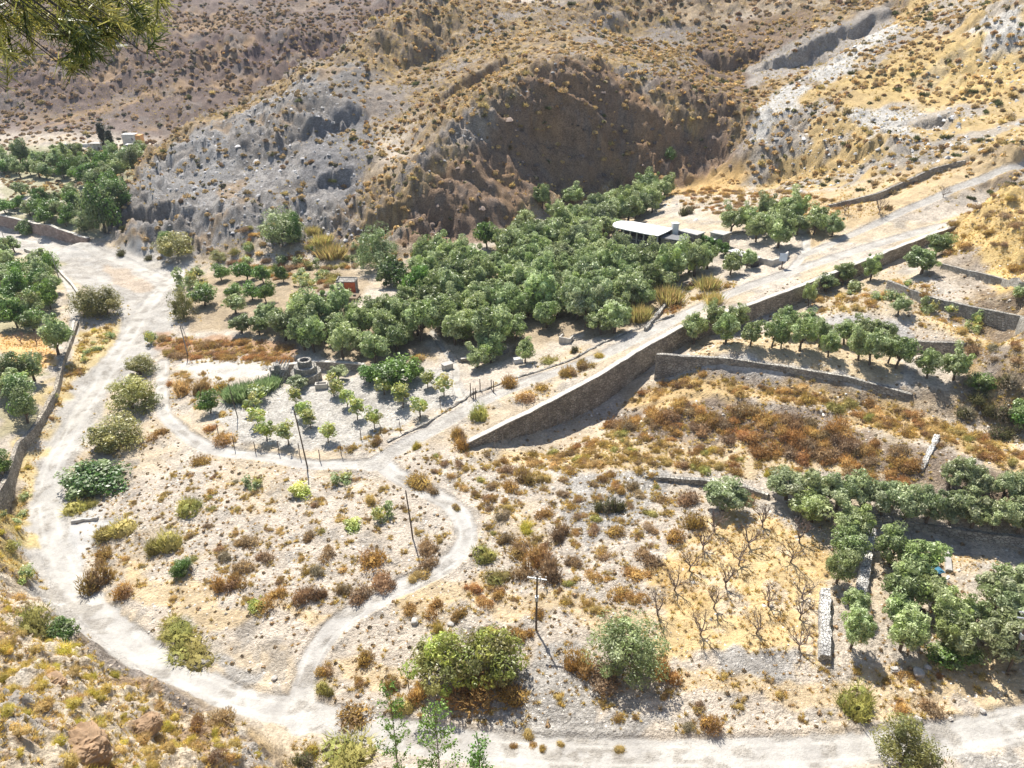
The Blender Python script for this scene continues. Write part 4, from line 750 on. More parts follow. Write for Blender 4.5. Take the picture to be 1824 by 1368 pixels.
S([(1440,500),(1600,470),(1700,540),(1850,600),(1700,595),(1560,560),(1450,545)],3.0,{'gold':5,'greenshrub':3,'straw':3,'rust':2},(1.2,2.4),'on the terraces below the upper road')
S([(1690,400),(1760,360),(1850,330),(1850,490),(1740,465),(1680,450)],3.0,{'brown':4,'gold':3,'grey':1},(1.4,2.8),'on the golden knoll at the right edge')
S([(1180,1170),(1480,1190),(1824,1200),(1824,1235),(1640,1290),(1400,1310),(1000,1310),(900,1310),(940,1260)],3.2,{'gold':4,'straw':5,'brown':1},(.5,1.2),'on the verge above the valley road')
S([(270,605),(520,612),(540,640),(480,650),(310,640)],1.9,{'rust':6,'brown':2,'gold':1},(1.6,3.0),'in the scrub above the gravel plot')
S([(-20,1060),(40,1085),(110,1150),(180,1200),(320,1260),(430,1340),(500,1400),(-20,1400)],1.7,{'yellow':9,'straw':5,'brown':1},(.8,1.9),'on the near slope','tussocks on the near slope',limit=230)
S([(150,590),(205,575),(190,615),(130,670),(95,730),(70,790),(45,870),(10,890),(60,770),(100,690),(125,630)],2.2,{'yellow':4,'greenshrub':3,'straw':3,'gold':2},(.9,2.0),'on the left riverbed bank')
S([(-10,880),(36,900),(45,1000),(65,1060),(-10,1060)],2.0,{'yellow':4,'greenshrub':3,'straw':2,'broom':2},(1.0,2.4),'on the bank at the left edge')
S([(470,400),(640,440),(700,470),(590,480),(600,530),(450,480),(380,470)],2.7,{'brown':4,'rust':3,'broom':2,'greenshrub':3},(1.8,3.4),'at the foot of the grey cliffs')
S([(1100,455),(1170,460),(1250,500),(1350,500),(1400,500),(1330,520),(1200,560),(1160,560),(1230,510),(1180,500)],2.6,{'rust':3,'gold':3,'broom':2,'greenshrub':1},(1.2,2.4),'between big grove and upper road')
S([(1200,340),(1300,330),(1480,350),(1560,380),(1470,395),(1300,385),(1220,380)],2.8,{'rust':3,'gold':4,'brown':2},(1.3,2.6),'on the slope above the white-roofed house')
S([(320,650),(420,680),(400,740),(350,730),(310,690)],2.3,{'gold':3,'straw':3,'rust':1},(.9,1.8),'between the track and the gravel plot')
S([(560,812),(700,775),(845,715),(850,705),(700,760),(600,800)],2.0,{'gold':3,'rust':2,'straw':1},(.6,1.4),'along the fence of the gravel plot')
S([(1465,1170),(1620,1170),(1790,1200),(1790,1215),(1500,1195)],1.8,{'gold':3,'rust':3,'greenshrub':1},(.8,1.8),'below the walled grove')
S([(1200,880),(1240,870),(1250,960),(1180,960)],2.2,{'brown':2,'gold':3,'rust':1},(1.4,2.6),'left of the leafless almond trees')
# hillside: every visible candidate, the largest 290 as individuals, the rest as one cover
def cand(x0, x1, y0, y1, sp):
    a, b = np.meshgrid(np.arange(x0, x1, sp), np.arange(y0, y1, sp)); a = a+rng.uniform(-.48, .48, a.shape)*sp; b = b+rng.uniform(-.48, .48, b.shape)*sp
    x, y = a.ravel(), b.ravel(); z = height(x, y); px, py, zc = proj(x, y, z+.5); ok = (px > -60) & (px < 1884) & (py > -40) & (py < 1400) & (zc > 5)
    return x[ok], y[ok], z[ok], px[ok], py[ok], zc[ok]
def visible(x, y, px, py, tol=3.5):
    vx, vy = march(px, py, lambda a, b: hb(a, b)); return vy > y-tol-(y*.025)
x, y, z, px, py, zc = cand(-300, 190, 150, 420, 2.0)
dens = .9*np.ones(len(x)); sl = bil(SL, x, y); dens *= np.maximum(sstep(.22, .42, sl), sstep(205, 225, y))
G_GF = PX([(196,430),(215,365),(300,275),(390,222),(480,175),(560,130),(650,110),(640,190),(600,240),(650,330),(610,400),(560,430),(440,440),(330,455)])
G_DF = PX([(1000,122),(1080,130),(1140,170),(1200,225),(1285,240),(1312,285),(1285,312),(1100,325),(985,352),(925,388),(865,435),(770,450),(690,445),(735,395),(700,380),(780,330),(830,280),(880,210),(930,160)])
dens[inpoly(x, y, G_GF)] *= .35; dens[inpoly(x, y, G_DF)] *= .55
dens[inpoly(x, y, PX([(1330,110),(1450,60),(1580,5),(1600,30),(1480,112),(1368,145),(1330,160)]))] *= .1
for P in ([(1345,215),(1400,150),(1440,160),(1420,200),(1340,265),(1320,250)], [(1430,140),(1590,40),(1610,50),(1470,160)], [(1500,210),(1600,190),(1640,240),(1560,260)]): dens[inpoly(x, y, PX(P))] *= .2
dens *= .25+1.5*sstep(.38, .56, fbm(x/9, y/9, 301, 4, .6)); dens[y > 288] = .62*(.45+.9*sstep(.4, .6, fbm(x/18, y/18, 303, 3)))[y > 288]
keep = (rng.random(len(x)) < dens) & (roadmask(x, y) > 2); x, y, z, px, py, zc = [q[keep] for q in (x, y, z, px, py, zc)]
v = visible(x, y, px, py); x, y, z, px, py, zc = [q[v] for q in (x, y, z, px, py, zc)]
gro = np.array([not any(abs(a-b[0]) < 2.5 and abs(c-b[1]) < 2.5 for b in OCC) for a, c in zip(x, y)]) if len(OCC) < 4000 else np.ones(len(x), bool)
x, y, z, px, py, zc = [q[gro] for q in (x, y, z, px, py, zc)]
W = rng.uniform(.7, 2.1, len(x))*np.where(rng.random(len(x)) < .12, 1.4, 1)*np.where((px > 850) & (py < 210), 1.12, 1)*np.where(y > 288, 1.25, 1); big = np.argsort(-W*F/zc)
print('hill shrubs', len(x))
for i in big[:285]:
    rgt = px[i] > 1250
    wr = ('on the bright slope at upper right' if rgt and py[i] < 300 else 'above the upper road at right' if rgt else 'on the far purple hill' if y[i] > 288 else 'on the grey rock spur' if px[i] < 640 else 'on the central golden-brown hill')
    plant(('hill', 'hilldark')[int(rng.random() < .4)], x[i], y[i], z[i], W[i], W[i]*.55, wr, 'the largest shrubs on the hillsides')
def lowpoly(seed, n=34, cols=P_HILL, h=.75):
    r = np.random.default_rng(seed); u = rdirs(n, r); u[:, 2] = np.abs(u[:, 2]); P = u*(.45+.45*r.random(n))[:, None]*[1, 1, h]
    Nn = u+rdirs(n, r)*.5; Nn /= np.linalg.norm(Nn, axis=1, keepdims=True); Vv, Fc, k = leaves(P, Nn, .85, r, .8); c = np.array([cols[i] for i in r.integers(len(cols), size=n)])*(.6+.7*r.random(n))[:, None]
    return Vv, Fc, np.repeat(c, k, 0)
def rockt(seed):
    r = np.random.default_rng(seed); v = np.array([(x_, y_, z_) for z_ in (0, 1) for x_, y_ in ((-1,-1),(1,-1),(1,1),(-1,1))], float)*.5; v[4:, :2] *= .62; v += r.normal(size=v.shape)*.12
    f = np.array([(4,5,6,7),(0,1,5,4),(1,2,6,5),(2,3,7,6),(3,0,4,7)]); return v, f, np.ones((8, 3))
def cover(name, label, T, x, y, z, W, tint=None, mat=None, hs=1., cat=None, sink=.05):
    """one merged cover of small plants or stones (nobody could count them)"""
    Vs, Fs, Cs = [], [], []; n0 = 0; ti = rng.integers(len(T), size=len(x)); a = rng.random(len(x))*6.28; br = .75+.5*rng.random(len(x))
    for t, (Vt, Ft, Ct) in enumerate(T):
        m = np.where(ti == t)[0]
        if not len(m): continue
        ca, sa = np.cos(a[m])[:, None], np.sin(a[m])[:, None]; w_ = W[m][:, None]*.5
        X = (Vt[None, :, 0]*ca-Vt[None, :, 1]*sa)*w_+x[m][:, None]; Y = (Vt[None, :, 0]*sa+Vt[None, :, 1]*ca)*w_+y[m][:, None]; Z = Vt[None, :, 2]*w_*hs+z[m][:, None]-sink*W[m][:, None]
        Vs.append(np.stack([X, Y, Z], -1).reshape(-1, 3)); Fs.append((Ft[None]+(np.arange(len(m))*len(Vt))[:, None, None]+n0).reshape(-1, Ft.shape[1])); n0 += len(m)*len(Vt)
        cc = Ct[None]*br[m][:, None, None]
        if tint is not None: cc = cc*tint[m][:, None, :]
        Cs.append(cc.reshape(-1, 3))
    me = rawmesh(name, np.concatenate(Vs), np.concatenate(Fs), np.concatenate(Cs), mat or M_DRY); o = link(name, me); tag(o, label, cat or 'vegetation', None, 'stuff'); return o
TH = [lowpoly(i) for i in range(5)]+[lowpoly(9, cols=P_BROWN+P_GOLD[:1])]+[lowpoly(10, cols=P_DKG+P_GREY)]
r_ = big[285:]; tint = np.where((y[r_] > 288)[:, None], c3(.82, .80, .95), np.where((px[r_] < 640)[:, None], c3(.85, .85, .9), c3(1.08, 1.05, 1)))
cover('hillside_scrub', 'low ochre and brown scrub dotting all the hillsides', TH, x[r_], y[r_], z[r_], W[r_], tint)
x2, y2, z2, px2, py2, zc2 = cand(-300, 190, 150, 330, 1.35)
k2 = (bil(SL, x2, y2) > .25) & (rng.random(len(x2)) < .75) & ~(inpoly(x2, y2, G_GF) & (rng.random(len(x2)) < .8)) & ~inpoly(x2, y2, G_DF) & (roadmask(x2, y2) > 1.5) & (fbm(x2/10, y2/10, 333, 3) > .44)
x2, y2, z2, px2, py2 = [q[k2] for q in (x2, y2, z2, px2, py2)]; v = visible(x2, y2, px2, py2); x2, y2, z2 = [q[v] for q in (x2, y2, z2)]
def blades(seed, n=22, cols=P_STRAW, h=1.):
    r = np.random.default_rng(seed); d = rdirs(n, r); d[:, 2] = np.abs(d[:, 2])*h+.25; t = np.cross(d, rdirs(n, r)); t /= np.linalg.norm(t, axis=1, keepdims=True); P = d*.1; L = (.6+.5*r.random(n))[:, None]
    V_ = np.stack([P-t*.09, P+t*.09, P+d*L], 1).reshape(-1, 3); c = np.array([cols[i] for i in r.integers(len(cols), size=n)])*(.65+.6*r.random(n))[:, None]
    return V_, np.arange(n*3).reshape(n, 3), np.repeat(c, 3, 0)
cover('hillside_grass', 'golden dry grass growing between the shrubs on the hillsides', [blades(70+i, 16, P_GRASSG+P_GOLD[:1]) for i in range(4)], x2, y2, z2, rng.uniform(.5, 1.2, len(x2)), mat=M_GRASS)
# small tufts over the valley floor
def field(polys, sp, T, wr, dens=1., thin=None, allow=False):
    out = []
    for Pp in polys:
        P = PX(Pp); a, b = np.meshgrid(np.arange(P[:, 0].min(), P[:, 0].max(), sp), np.arange(P[:, 1].min(), P[:, 1].max(), sp)); a = (a+rng.uniform(-.5, .5, a.shape)*sp).ravel(); b = (b+rng.uniform(-.5, .5, b.shape)*sp).ravel()
        ok = inpoly(a, b, P) & (rng.random(len(a)) < dens)
        if thin: ok &= fbm(a/thin[0], b/thin[0], thin[2], 3) > thin[1]
        a, b = a[ok], b[ok]; ok = (roadmask(a, b) > 1.1); out.append(np.c_[a[ok], b[ok]])
    A = np.concatenate(out); return A[:, 0], A[:, 1], height(A[:, 0], A[:, 1]), rng.uniform(*wr, len(A))
TS = [blades(20+i) for i in range(4)]; TG = [blades(30+i, 26, P_GRASSG) for i in range(4)]; TB = [lowpoly(40+i, 26, P_BROWN+P_GREY, .8) for i in range(4)]
def nogold(A):
    m = ~inpoly(A[0], A[1], AFP); return [q[m] for q in A]
AFP = PX([(1165,1165),(1150,1085),(1200,1000),(1250,925),(1330,905),(1400,915),(1470,955),(1465,1060),(1462,1180),(1300,1165)])
ALL = [(150,1040),(130,900),(230,830),(300,700),(380,810),(560,835),(700,810),(830,790),(1060,680),(1180,630),(1400,500),(1700,420),(1850,340),(1850,1240),(1500,1330),(800,1320),(560,1260),(330,1190),(200,1110)]
cover('dry_tufts', 'small dry brown tufts scattered over the stony valley floor', TB, *nogold(field([ALL], 1.5, TB, (.25,.65), .8, (6, .42, 401))))
cover('straw_grass', 'thin straw-coloured grass growing over the valley floor and terraces', TS, *field([ALL], 1.0, TS, (.3,.7), .8, (9, .50, 402)), mat=M_GRASS)
GA = [[(1165,1160),(1150,1090),(1200,1000),(1250,930),(1330,910),(1400,920),(1470,960),(1465,1060),(1462,1180),(1300,1160)],[(1180,1195),(1480,1200),(1500,1235),(1200,1235)],[(1640,560),(1824,575),(1824,625),(1705,605)],[(0,590),(110,590),(95,640),(70,665),(0,665)],[(1690,395),(1824,335),(1850,330),(1850,490),(1740,470),(1690,440)],[(1700,985),(1785,990),(1785,1010),(1690,1020)],[(1130,655),(1420,690),(1640,740),(1824,790),(1824,840),(1640,785),(1290,690)],[(0,880),(38,900),(45,1000),(60,1060),(0,1060)],[(150,590),(205,575),(190,615),(130,670),(95,730),(70,790),(45,870),(10,890),(60,770),(100,690),(125,630)],[(1180,320),(1300,312),(1480,345),(1600,380),(1500,395),(1300,370),(1200,355)]]
cover('golden_grass', 'dense golden dry grass of the plots and terraces', TG, *field(GA, .5, TG, (.22,.55), .8, (5, .36, 403)), mat=M_GRASS)
FGP = [[(-30,1050),(40,1070),(110,1130),(150,1180),(250,1215),(330,1250),(430,1330),(500,1420),(-30,1420)]]
cover('slope_grass', 'straw and yellow grass between the tussocks of the near slope', TS+[blades(50, 24, P_YEL)], *field(FGP, .36, TS, (.15,.5), .7, (3, .48, 404)), mat=M_GRASS)
# leaf litter and grass round the foot of every shrub of the valley floor
lx, ly = [], []
for q in PL:
    if q['k'] in ('rust', 'brown', 'gold', 'straw', 'yellow', 'broom', 'grey', 'darkshrub', 'greenshrub', 'dead', 'tamarisk', 'bigbush', 'greybush', 'darkbush') and q['o'].location[1] < 150:
        n_ = int(5+3*q['w']); a = rng.random(n_)*6.28; d_ = q['w']*.5*rng.uniform(.75, 1.7, n_); lx.append(q['o'].location[0]+np.cos(a)*d_); ly.append(q['o'].location[1]+np.sin(a)*d_)
lx, ly = np.concatenate(lx), np.concatenate(ly); ok = roadmask(lx, ly) > 1.15; lx, ly = lx[ok], ly[ok]
cover('shrub_litter', 'dry grass and litter growing round the foot of the shrubs', TG[:2]+TS[:2]+[blades(80, 22, P_BROWN+P_GRASSG), blades(81, 22, P_BROWN)], lx, ly, height(lx, ly), rng.uniform(.35, 1.0, len(lx)), mat=M_GRASS)
# loose stones
def rocks(name, label, polys, sp, wr, dens=1., thin=None, base=(.50,.46,.40)):
    x, y, z, W = field(polys, sp, None, wr, dens, thin); W = W*(.5+rng.random(len(W))**3*1.6)
    m, n, l, b = (None,)*4
    cover(name, label, [rockt(60+i) for i in range(5)], x, y, z, W, np.array(base)[None]*(.5+.95*rng.random((len(x), 1)))*np.ones((1, 3)), M_STONE, .8, 'stones', .12)
M_STONE, n_, l_, b_ = newmat('loose_stone'); q_ = n_.new('ShaderNodeAttribute'); q_.attribute_name = 'Col'; l_.new(q_.outputs['Color'], b_.inputs['Base Color'])
rocks('loose_stones', 'loose grey and white stones strewn over the valley floor', [ALL], .85, (.2,.5), .75, (7, .40, 411))
rocks('rubble', 'dense grey rubble in the gravel patches and on the gravel plot', [[(935,1150),(1010,1150),(1090,1210),(1040,1260),(940,1250)],[(985,830),(1060,850),(1160,830),(1180,880),(1120,960),(1040,1000),(1000,930)],[(1230,1158),(1420,1158),(1420,1195),(1240,1200)],[(1690,1310),(1824,1300),(1850,1400),(1680,1400)],[(410,790),(470,720),(600,680),(760,665),(835,700),(700,770),(560,800)],[(430,1180),(490,1180),(470,1210),(400,1200)],[(215,900),(330,835),(560,850),(650,838),(800,940),(700,1040),(480,1045),(260,1030),(200,960)]], .52, (.12,.34), .6)
rocks('pebbles', 'small stones and pebbles littering the stony ground round the road loop', [[(215,900),(330,835),(560,850),(700,835),(830,800),(1160,820),(1200,900),(1150,1060),(1240,1165),(1200,1300),(800,1300),(560,1230),(480,1090),(260,1060),(200,960)],[(1465,1180),(1824,1190),(1824,1240),(1500,1300),(1200,1310),(1200,1180)]], .42, (.09,.24), .75)
rocks('slope_stones', 'broken brown and grey rock on the near slope', FGP, .42, (.10,.42), .7, (2.5, .45, 413), (.44,.37,.29))
rocks('hill_stones', 'pale scree lying on the bright upper right slope', [[(1340,270),(1400,150),(1600,40),(1620,50),(1480,180),(1360,300)],[(1430,200),(1824,60),(1850,260),(1600,310),(1400,345)],[(1100,395),(1180,360),(1270,370),(1250,395),(1150,400)]], 1.3, (.5,1.3), .8, (8, .45, 414), (.46,.45,.43))
rocks('spur_stones', 'grey broken rock on the rock spur and brown crags', [[(196,430),(215,365),(300,275),(390,222),(560,130),(650,110),(600,240),(650,330),(700,440),(440,440),(330,455)],[(690,340),(830,215),(1000,120),(1030,130),(900,230),(780,330)]], 1.25, (.4,1.3), .8, (6, .42, 415), (.34,.33,.32))
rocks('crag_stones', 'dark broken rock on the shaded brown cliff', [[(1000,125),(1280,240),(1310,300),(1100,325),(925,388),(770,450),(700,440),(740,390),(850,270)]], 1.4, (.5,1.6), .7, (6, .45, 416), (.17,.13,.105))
# boulders
def boulder_mesh(seed):
    import bmesh
    r = np.random.default_rng(seed); bm = bmesh.new(); bmesh.ops.create_icosphere(bm, subdivisions=3, radius=1)
    for v_ in bm.verts:
        p = np.array(v_.co); s = 1+.22*(float(vn(np.array([p[0]*1.4+seed]), np.array([p[1]*1.4+p[2]*2.1]), seed)[0])-.5)*2; p = np.sign(p)*np.abs(p)**.8*s; v_.co = p*[1, .8, .6]
    me = bpy.data.meshes.new('boulder'); bm.to_mesh(me); bm.free(); me.materials.append(M_ROCK); return me
BO = [boulder_mesh(i) for i in range(3)]
for i, (a, b, wpx, lab) in enumerate([(1594,1194,16,'white rounded boulder left of the pale brown one below the grove'),(1636,1200,22,'largest pale brown boulder on the verge below the grove'),(1653,1190,14,'small white boulder behind the large pale brown one'),(1436,1282,10,'small white stone by the tall broom on the verge'),(1750,1268,12,'white stone close above the road at right'),(1693,1282,9,'small white stone at the road edge near the brown shrubs'),(739,1108,16,'grey boulder beside the road bend, left of the yellow tussock'),(803,1113,14,'flat grey boulder hidden among rust shrubs by the bend'),(489,1209,12,'white stone on the flat left of the fork'),(1635,1282,14,'grey stone at the foot of the brown shrubs above the road'),(1273,1308,10,'stone under the golden-brown dome above the road'),(270,710,9,'pale stone beside the track by the tamarisks')]):
    xx, yy, zz = at(a, b); zc1 = proj(xx, yy, zz)[2]; s = wpx*float(zc1[0])/F/2
    o = link('boulder', BO[i % 3], None, (float(xx[0]), float(yy[0]), float(zz[0])+s*.2)); o.scale = (s, s, s*(.5 if wpx > 40 else 1)); o.rotation_euler.z = i*1.3; tag(o, lab, 'boulder')
def crag(px, py, wpx, hm_, lab, seed):
    import bmesh
    r = np.random.default_rng(seed); bm = bmesh.new(); bmesh.ops.create_icosphere(bm, subdivisions=5, radius=1); P = np.array([v_.co[:] for v_ in bm.verts])
    n1 = ridge(P[:, 0]*1.7+seed+P[:, 2], P[:, 1]*1.7+P[:, 2]*1.3, seed, 4); n2 = fbm(P[:, 0]*6+P[:, 2]*4, P[:, 1]*6-P[:, 2]*5, seed+9, 3)
    P = np.sign(P)*np.abs(P)**.75*(.7+.5*n1+.16*n2)[:, None]
    for v_, p in zip(bm.verts, P): v_.co = p
    me = bpy.data.meshes.new('crag'); bm.to_mesh(me); bm.free(); me.materials.append(M_REDROCK); xx, yy, zz = at(px, py); zc1 = float(proj(xx, yy, zz)[2][0]); s = wpx*zc1/F/2
    o = link('rock_outcrop', me, None, (float(xx[0]), float(yy[0]), float(zz[0])-.1)); o.scale = (s, s*.8, hm_); o.rotation_euler.z = seed*.8; tag(o, lab, 'rock')
crag(150, 1335, 84, 1.3, 'largest brown rock outcrop in the lower left corner', 3); crag(262, 1292, 44, .7, 'red-brown crag on the near slope right of the largest outcrop', 5); crag(95, 1215, 40, .5, 'small brown crag high on the near slope', 11)
# ------------------------------------------------------------------ walls
def wall(name, key, label, mat, th=.6, up=.25, cap=True, rough=.08):
    L = WALLS[key][0]; d = np.gradient(L[:, :2], axis=0); d /= np.linalg.norm(d, axis=1, keepdims=True); nrm = np.c_[d[:, 1], -d[:, 0]]      # towards the low side
    o2 = []
    for a, b in zip(L[:-1], L[1:]):
        n = max(1, int(np.hypot(*(b-a)[:2])/1.2)); o2 += [a+(b-a)*k/n for k in range(n)]
    L = np.array(o2+[L[-1]]); d = np.gradient(L[:, :2], axis=0); d /= np.linalg.norm(d, axis=1, keepdims=True); nrm = np.c_[d[:, 1], -d[:, 0]]
    zt = bil(GR, L[:, 0], L[:, 1])+up; nz = (vn(np.arange(len(L))*.9, np.zeros(len(L)), 5)-.5)*rough*2; zt = zt+nz
    inn = L[:, :2]-nrm*.12; outT = L[:, :2]+nrm*th; outB = L[:, :2]+nrm*(th+.07*L[:, 2:3]); zb = np.minimum(height(outB[:, 0]+nrm[:, 0]*.5, outB[:, 1]+nrm[:, 1]*.5), zt-.3)-.5; zi = height(inn[:, 0], inn[:, 1])-.6
    n = len(L); V_ = np.concatenate([np.c_[inn, np.minimum(zi, zt-.3)], np.c_[inn, zt], np.c_[outT, zt], np.c_[outB, zb]]); Fs = []
    for i in range(n-1):
        for k in range(3): Fs.append((k*n+i, k*n+i+1, (k+1)*n+i+1, (k+1)*n+i))
    Fs += [(0, n, 2*n, 3*n), (n-1, 4*n-1, 3*n-1, 2*n-1)]
    t = thing(name, (float(L[n//2, 0]), float(L[n//2, 1]), float(zb[n//2])), label, 'wall'); off = np.array(t.location)
    mb = MB(); mb.add(V_-off, Fs); mb.build('masonry', mat, t)
    if cap:
        i2 = inn-nrm*.03; o_ = outT+nrm*.06; V2 = np.concatenate([np.c_[i2, zt-.02], np.c_[i2, zt+.12], np.c_[o_, zt+.12], np.c_[o_, zt-.02]]); F2 = []
        for i in range(n-1):
            for k in range(3): F2.append((k*n+i, k*n+i+1, (k+1)*n+i+1, (k+1)*n+i))
        F2 += [(0, n, 2*n, 3*n), (n-1, 4*n-1, 3*n-1, 2*n-1)]; mb = MB(); mb.add(V2-off, F2); mb.build('coping', M_CAP, t)
    return t
wall('retaining_wall', 'W1', 'long tall stone retaining wall carrying the upper road', M_WALL)
wall('terrace_wall', 'W2', 'curved stone wall under the narrow terrace of olive trees', M_WALLG, .5, .1, False)
wall('terrace_wall', 'W3', 'low straight grey wall crossing the terraces at the right edge', M_WALLG, .5, .15, False)
wall('terrace_wall', 'W4', 'short plain grey wall at the right end of the olive terrace', M_WALLG, .4, .2, False)
wall('terrace_wall', 'W5', 'highest low wall at the foot of the golden knoll at the right edge', M_WALLG, .4, .1, False)
wall('river_wall', 'W6', 'pinkish river wall in front of the far grove', M_WALLP, .6, .5)
wall('river_wall', 'W7', 'long stone wall between left groves and riverbed', M_WALL, .45, .25, False)
wall('field_wall', 'W8', 'straight stone wall right of the round stone kiln', M_WALLG, .5, .25)
wall('terrace_wall', 'W9', 'low wall in the shade under the dense olive row', M_WALLG, .4, .1, False)
wall('terrace_wall', 'W10', 'rough low rock wall above the leafless almond trees', M_WALLG, .5, .05, False)
0 and wall('terrace_wall', 'W11', 'low wall with pale top along the top of the rust-coloured bank', M_WALLG, .4, .0, False)
wall('terrace_wall', 'W12', 'dry-stone terrace wall on the slope above the dry streambed', M_WALLG, .5, .1, False)
wall('field_wall', 'W13', 'low stone edge in front of the big grove', M_WALLG, .4, .15)
def freewall(name, pts, hgt, th, label, mat, rough=.12):
    L = PX(pts, height); o2 = []
    for a, b in zip(L[:-1], L[1:]):
        n = max(1, int(np.hypot(*(b-a))/.45)); o2 += [a+(b-a)*k/n for k in range(n)]
    L = np.array(o2+[L[-1]]); d = np.gradient(L, axis=0); d /= np.linalg.norm(d, axis=1, keepdims=True); nr = np.c_[d[:, 1], -d[:, 0]]; z = height(L[:, 0], L[:, 1]); n = len(L); R = lambda k: rng.normal(size=n)*rough*k
    rows = []
    for s, dz_ in ((-1, -.5), (-1, hgt*.5), (-.8, hgt), (.8, hgt), (1, hgt*.5), (1, -.5)):
        q = L+nr*(s*th/2+R(.35))[:, None]; rows.append(np.c_[q, z+dz_+(R(.6) if dz_ > 0 else 0)])
    V_ = np.concatenate(rows); Fs = [(k*n+i, k*n+i+1, (k+1)*n+i+1, (k+1)*n+i) for i in range(n-1) for k in range(5)]+[tuple(k*n for k in range(6)), tuple(k*n+n-1 for k in range(6))[::-1]]
    off = np.array((L[n//2, 0], L[n//2, 1], z[n//2])); mb = MB(); mb.add(V_-off, Fs); o = mb.build(name, mat, None, tuple(off)); return tag(o, label, 'wall')
freewall('dry_stone_wall', [(1468,1178),(1468,1110),(1468,1060)], .9, 1.1, 'bright dry-stone wall on the right edge of the golden grass plot', M_DRYST)
freewall('dry_stone_wall', [(1530,1078),(1538,1030),(1545,980),(1550,950)], .8, 1.2, 'bright dry-stone wall running up through the walled grove', M_DRYST)
freewall('dry_stone_wall', [(1690,1020),(1683,985),(1668,965)], .4, .7, 'short white-edged kerb beside the bare plot of the walled grove', M_CONC, .04)
freewall('path_parapet', [(45,447),(75,460),(105,483),(128,508),(142,528)], .6, .5, 'curved parapet on the river side of the walled path', M_CAP, .05)
freewall('path_parapet', [(133,575),(128,600),(124,618)], .6, .5, 'straight lower end of the parapet below the tamarisk pair', M_CAP, .05)
freewall('track_kerb', [(690,788),(760,755),(845,700),(930,670),(1010,645),(1100,600),(1200,562)], .22, .35, 'rough stone kerb between gravel plot fence and upper road', M_WALLG, .1)
freewall('grove_wall', [(1150,590),(1175,560),(1190,540)], .7, .6, 'short rough wall at the lower right corner of the big grove', M_WALLG)
freewall('bank_steps', [(1640,838),(1652,815),(1662,795),(1668,778)], .35, .7, 'flight of pale rough steps climbing the rust-coloured bank', M_DRYST)
freewall('river_gabion', [(128,932),(150,928),(175,925)], .4, .4, 'low pale kerb jutting into the riverbed bend', M_CONC, .05)
freewall('field_wall', [(120,308),(160,302),(185,300)], .8, .6, 'thin pale wall inside the far green grove', M_CONC)
freewall('field_wall', [(82,352),(120,350),(150,353)], 1.2, .6, 'dark wall above the pale clearing of the far grove', M_WALL)
# ------------------------------------------------------------------ buildings
def up(px, py, z): a = wz(px, py, z); return (float(a[0]), float(a[1]))
def prism(Pts, z0, z1): # ground plan polygon -> prism
    n = len(Pts); m = MB(); V_ = [(p[0], p[1], z0) for p in Pts]+[(p[0], p[1], z1) for p in Pts]
    m.add(V_, [tuple(range(n))[::-1], tuple(range(n, 2*n))]+[(i, (i+1) % n, n+(i+1) % n, n+i) for i in range(n)]); return m
def part(t, name, mb, mat, parent=None):
    off = np.array(t.location); me = mb.mesh(name, mat)
    for v_ in me.vertices: v_.co = Vector(np.array(v_.co)-off)
    return link(name, me, parent or t)
# long house with the white canopy
zr = 17.2; t = thing('terrace_house', (27., 160., 11.), 'long low stone house with white canopy roof on pillars above the big grove', 'house')
roof = [up(*p, zr) for p in ((1091,401),(1093,397),(1098,394.5),(1106,392.8),(1130,394.5),(1200,406.5),(1188,413),(1172,420),(1150,416.5),(1110,408),(1095,404.5))]
part(t, 'canopy_roof', prism(roof[::-1], zr-.16, zr), M_WHITE)
fr = [np.array(up(*p, zr)) for p in ((1096,404.5),(1172,419.5))]; bk = [np.array(up(*p, zr)) for p in ((1108,394),(1196,407))]
inset = lambda p, k: tuple(p+(np.mean(fr+bk, 0)-p)*k)
part(t, 'base', prism([inset(q, .03) for q in (fr[0], fr[1], bk[1], bk[0])], 8.5, 14.6), M_WALLG)
part(t, 'back_wall', prism([tuple(bk[0]), tuple(bk[1]), tuple(bk[1]+np.array([-.2, -.5])), tuple(bk[0]+np.array([-.2, -.5]))][::-1], 14.6, zr-.17), M_DARK)
for i in range(7):
    q = fr[0]+(fr[1]-fr[0])*(i+.15)/6.3; mb = MB(); mb.box(-.13, .13, -.13, .13, 14.55, zr-.16, 0, (q[0]+.2, q[1]+.25)); part(t, 'pillar', mb, M_CONC)
rail = MB(); a_, b_2 = fr[0]+[.25, .2], fr[1]+[.1, .2]; rail.tube([(a_[0], a_[1], 15.4), (b_2[0], b_2[1], 15.4)], .06); part(t, 'railing', rail, M_CONC)
ch = MB(); c0 = up(1202, 409, 17.); ch.box(-.6, .6, -.5, .5, 15., 18.2, 10, c0).box(-.72, .72, -.62, .62, 18.2, 18.4, 10, c0); part(t, 'chimney', ch, M_WHITE)
aw = [up(*p, 16.4) for p in ((1176,423),(1185,416),(1231,422),(1214,429))]; part(t, 'awning', prism(aw, 16.28, 16.4), M_ROOFG)
part(t, 'side_room', prism([up(*p, 16.4) for p in ((1178,424),(1186,418),(1228,423),(1213,428.5))], 10., 16.26), M_WALL)
for a, b in ((1184, 1190), (1197, 1203)):
    part(t, 'window', prism([(q[0]-.03, q[1]-.12) for q in (up(a, 424.8, 16.4), up(b, 425.6, 16.4))]+[(q[0]-.03, q[1]+.1) for q in (up(b, 425.6, 16.4), up(a, 424.8, 16.4))], 13.6, 15.4), M_DARK)
rm = [up(*p, 16.9) for p in ((1205,409.5),(1222,406.5),(1257,413),(1242,418.5))]; part(t, 'flat_roof', prism(rm, 16.7, 16.9), M_CONC)
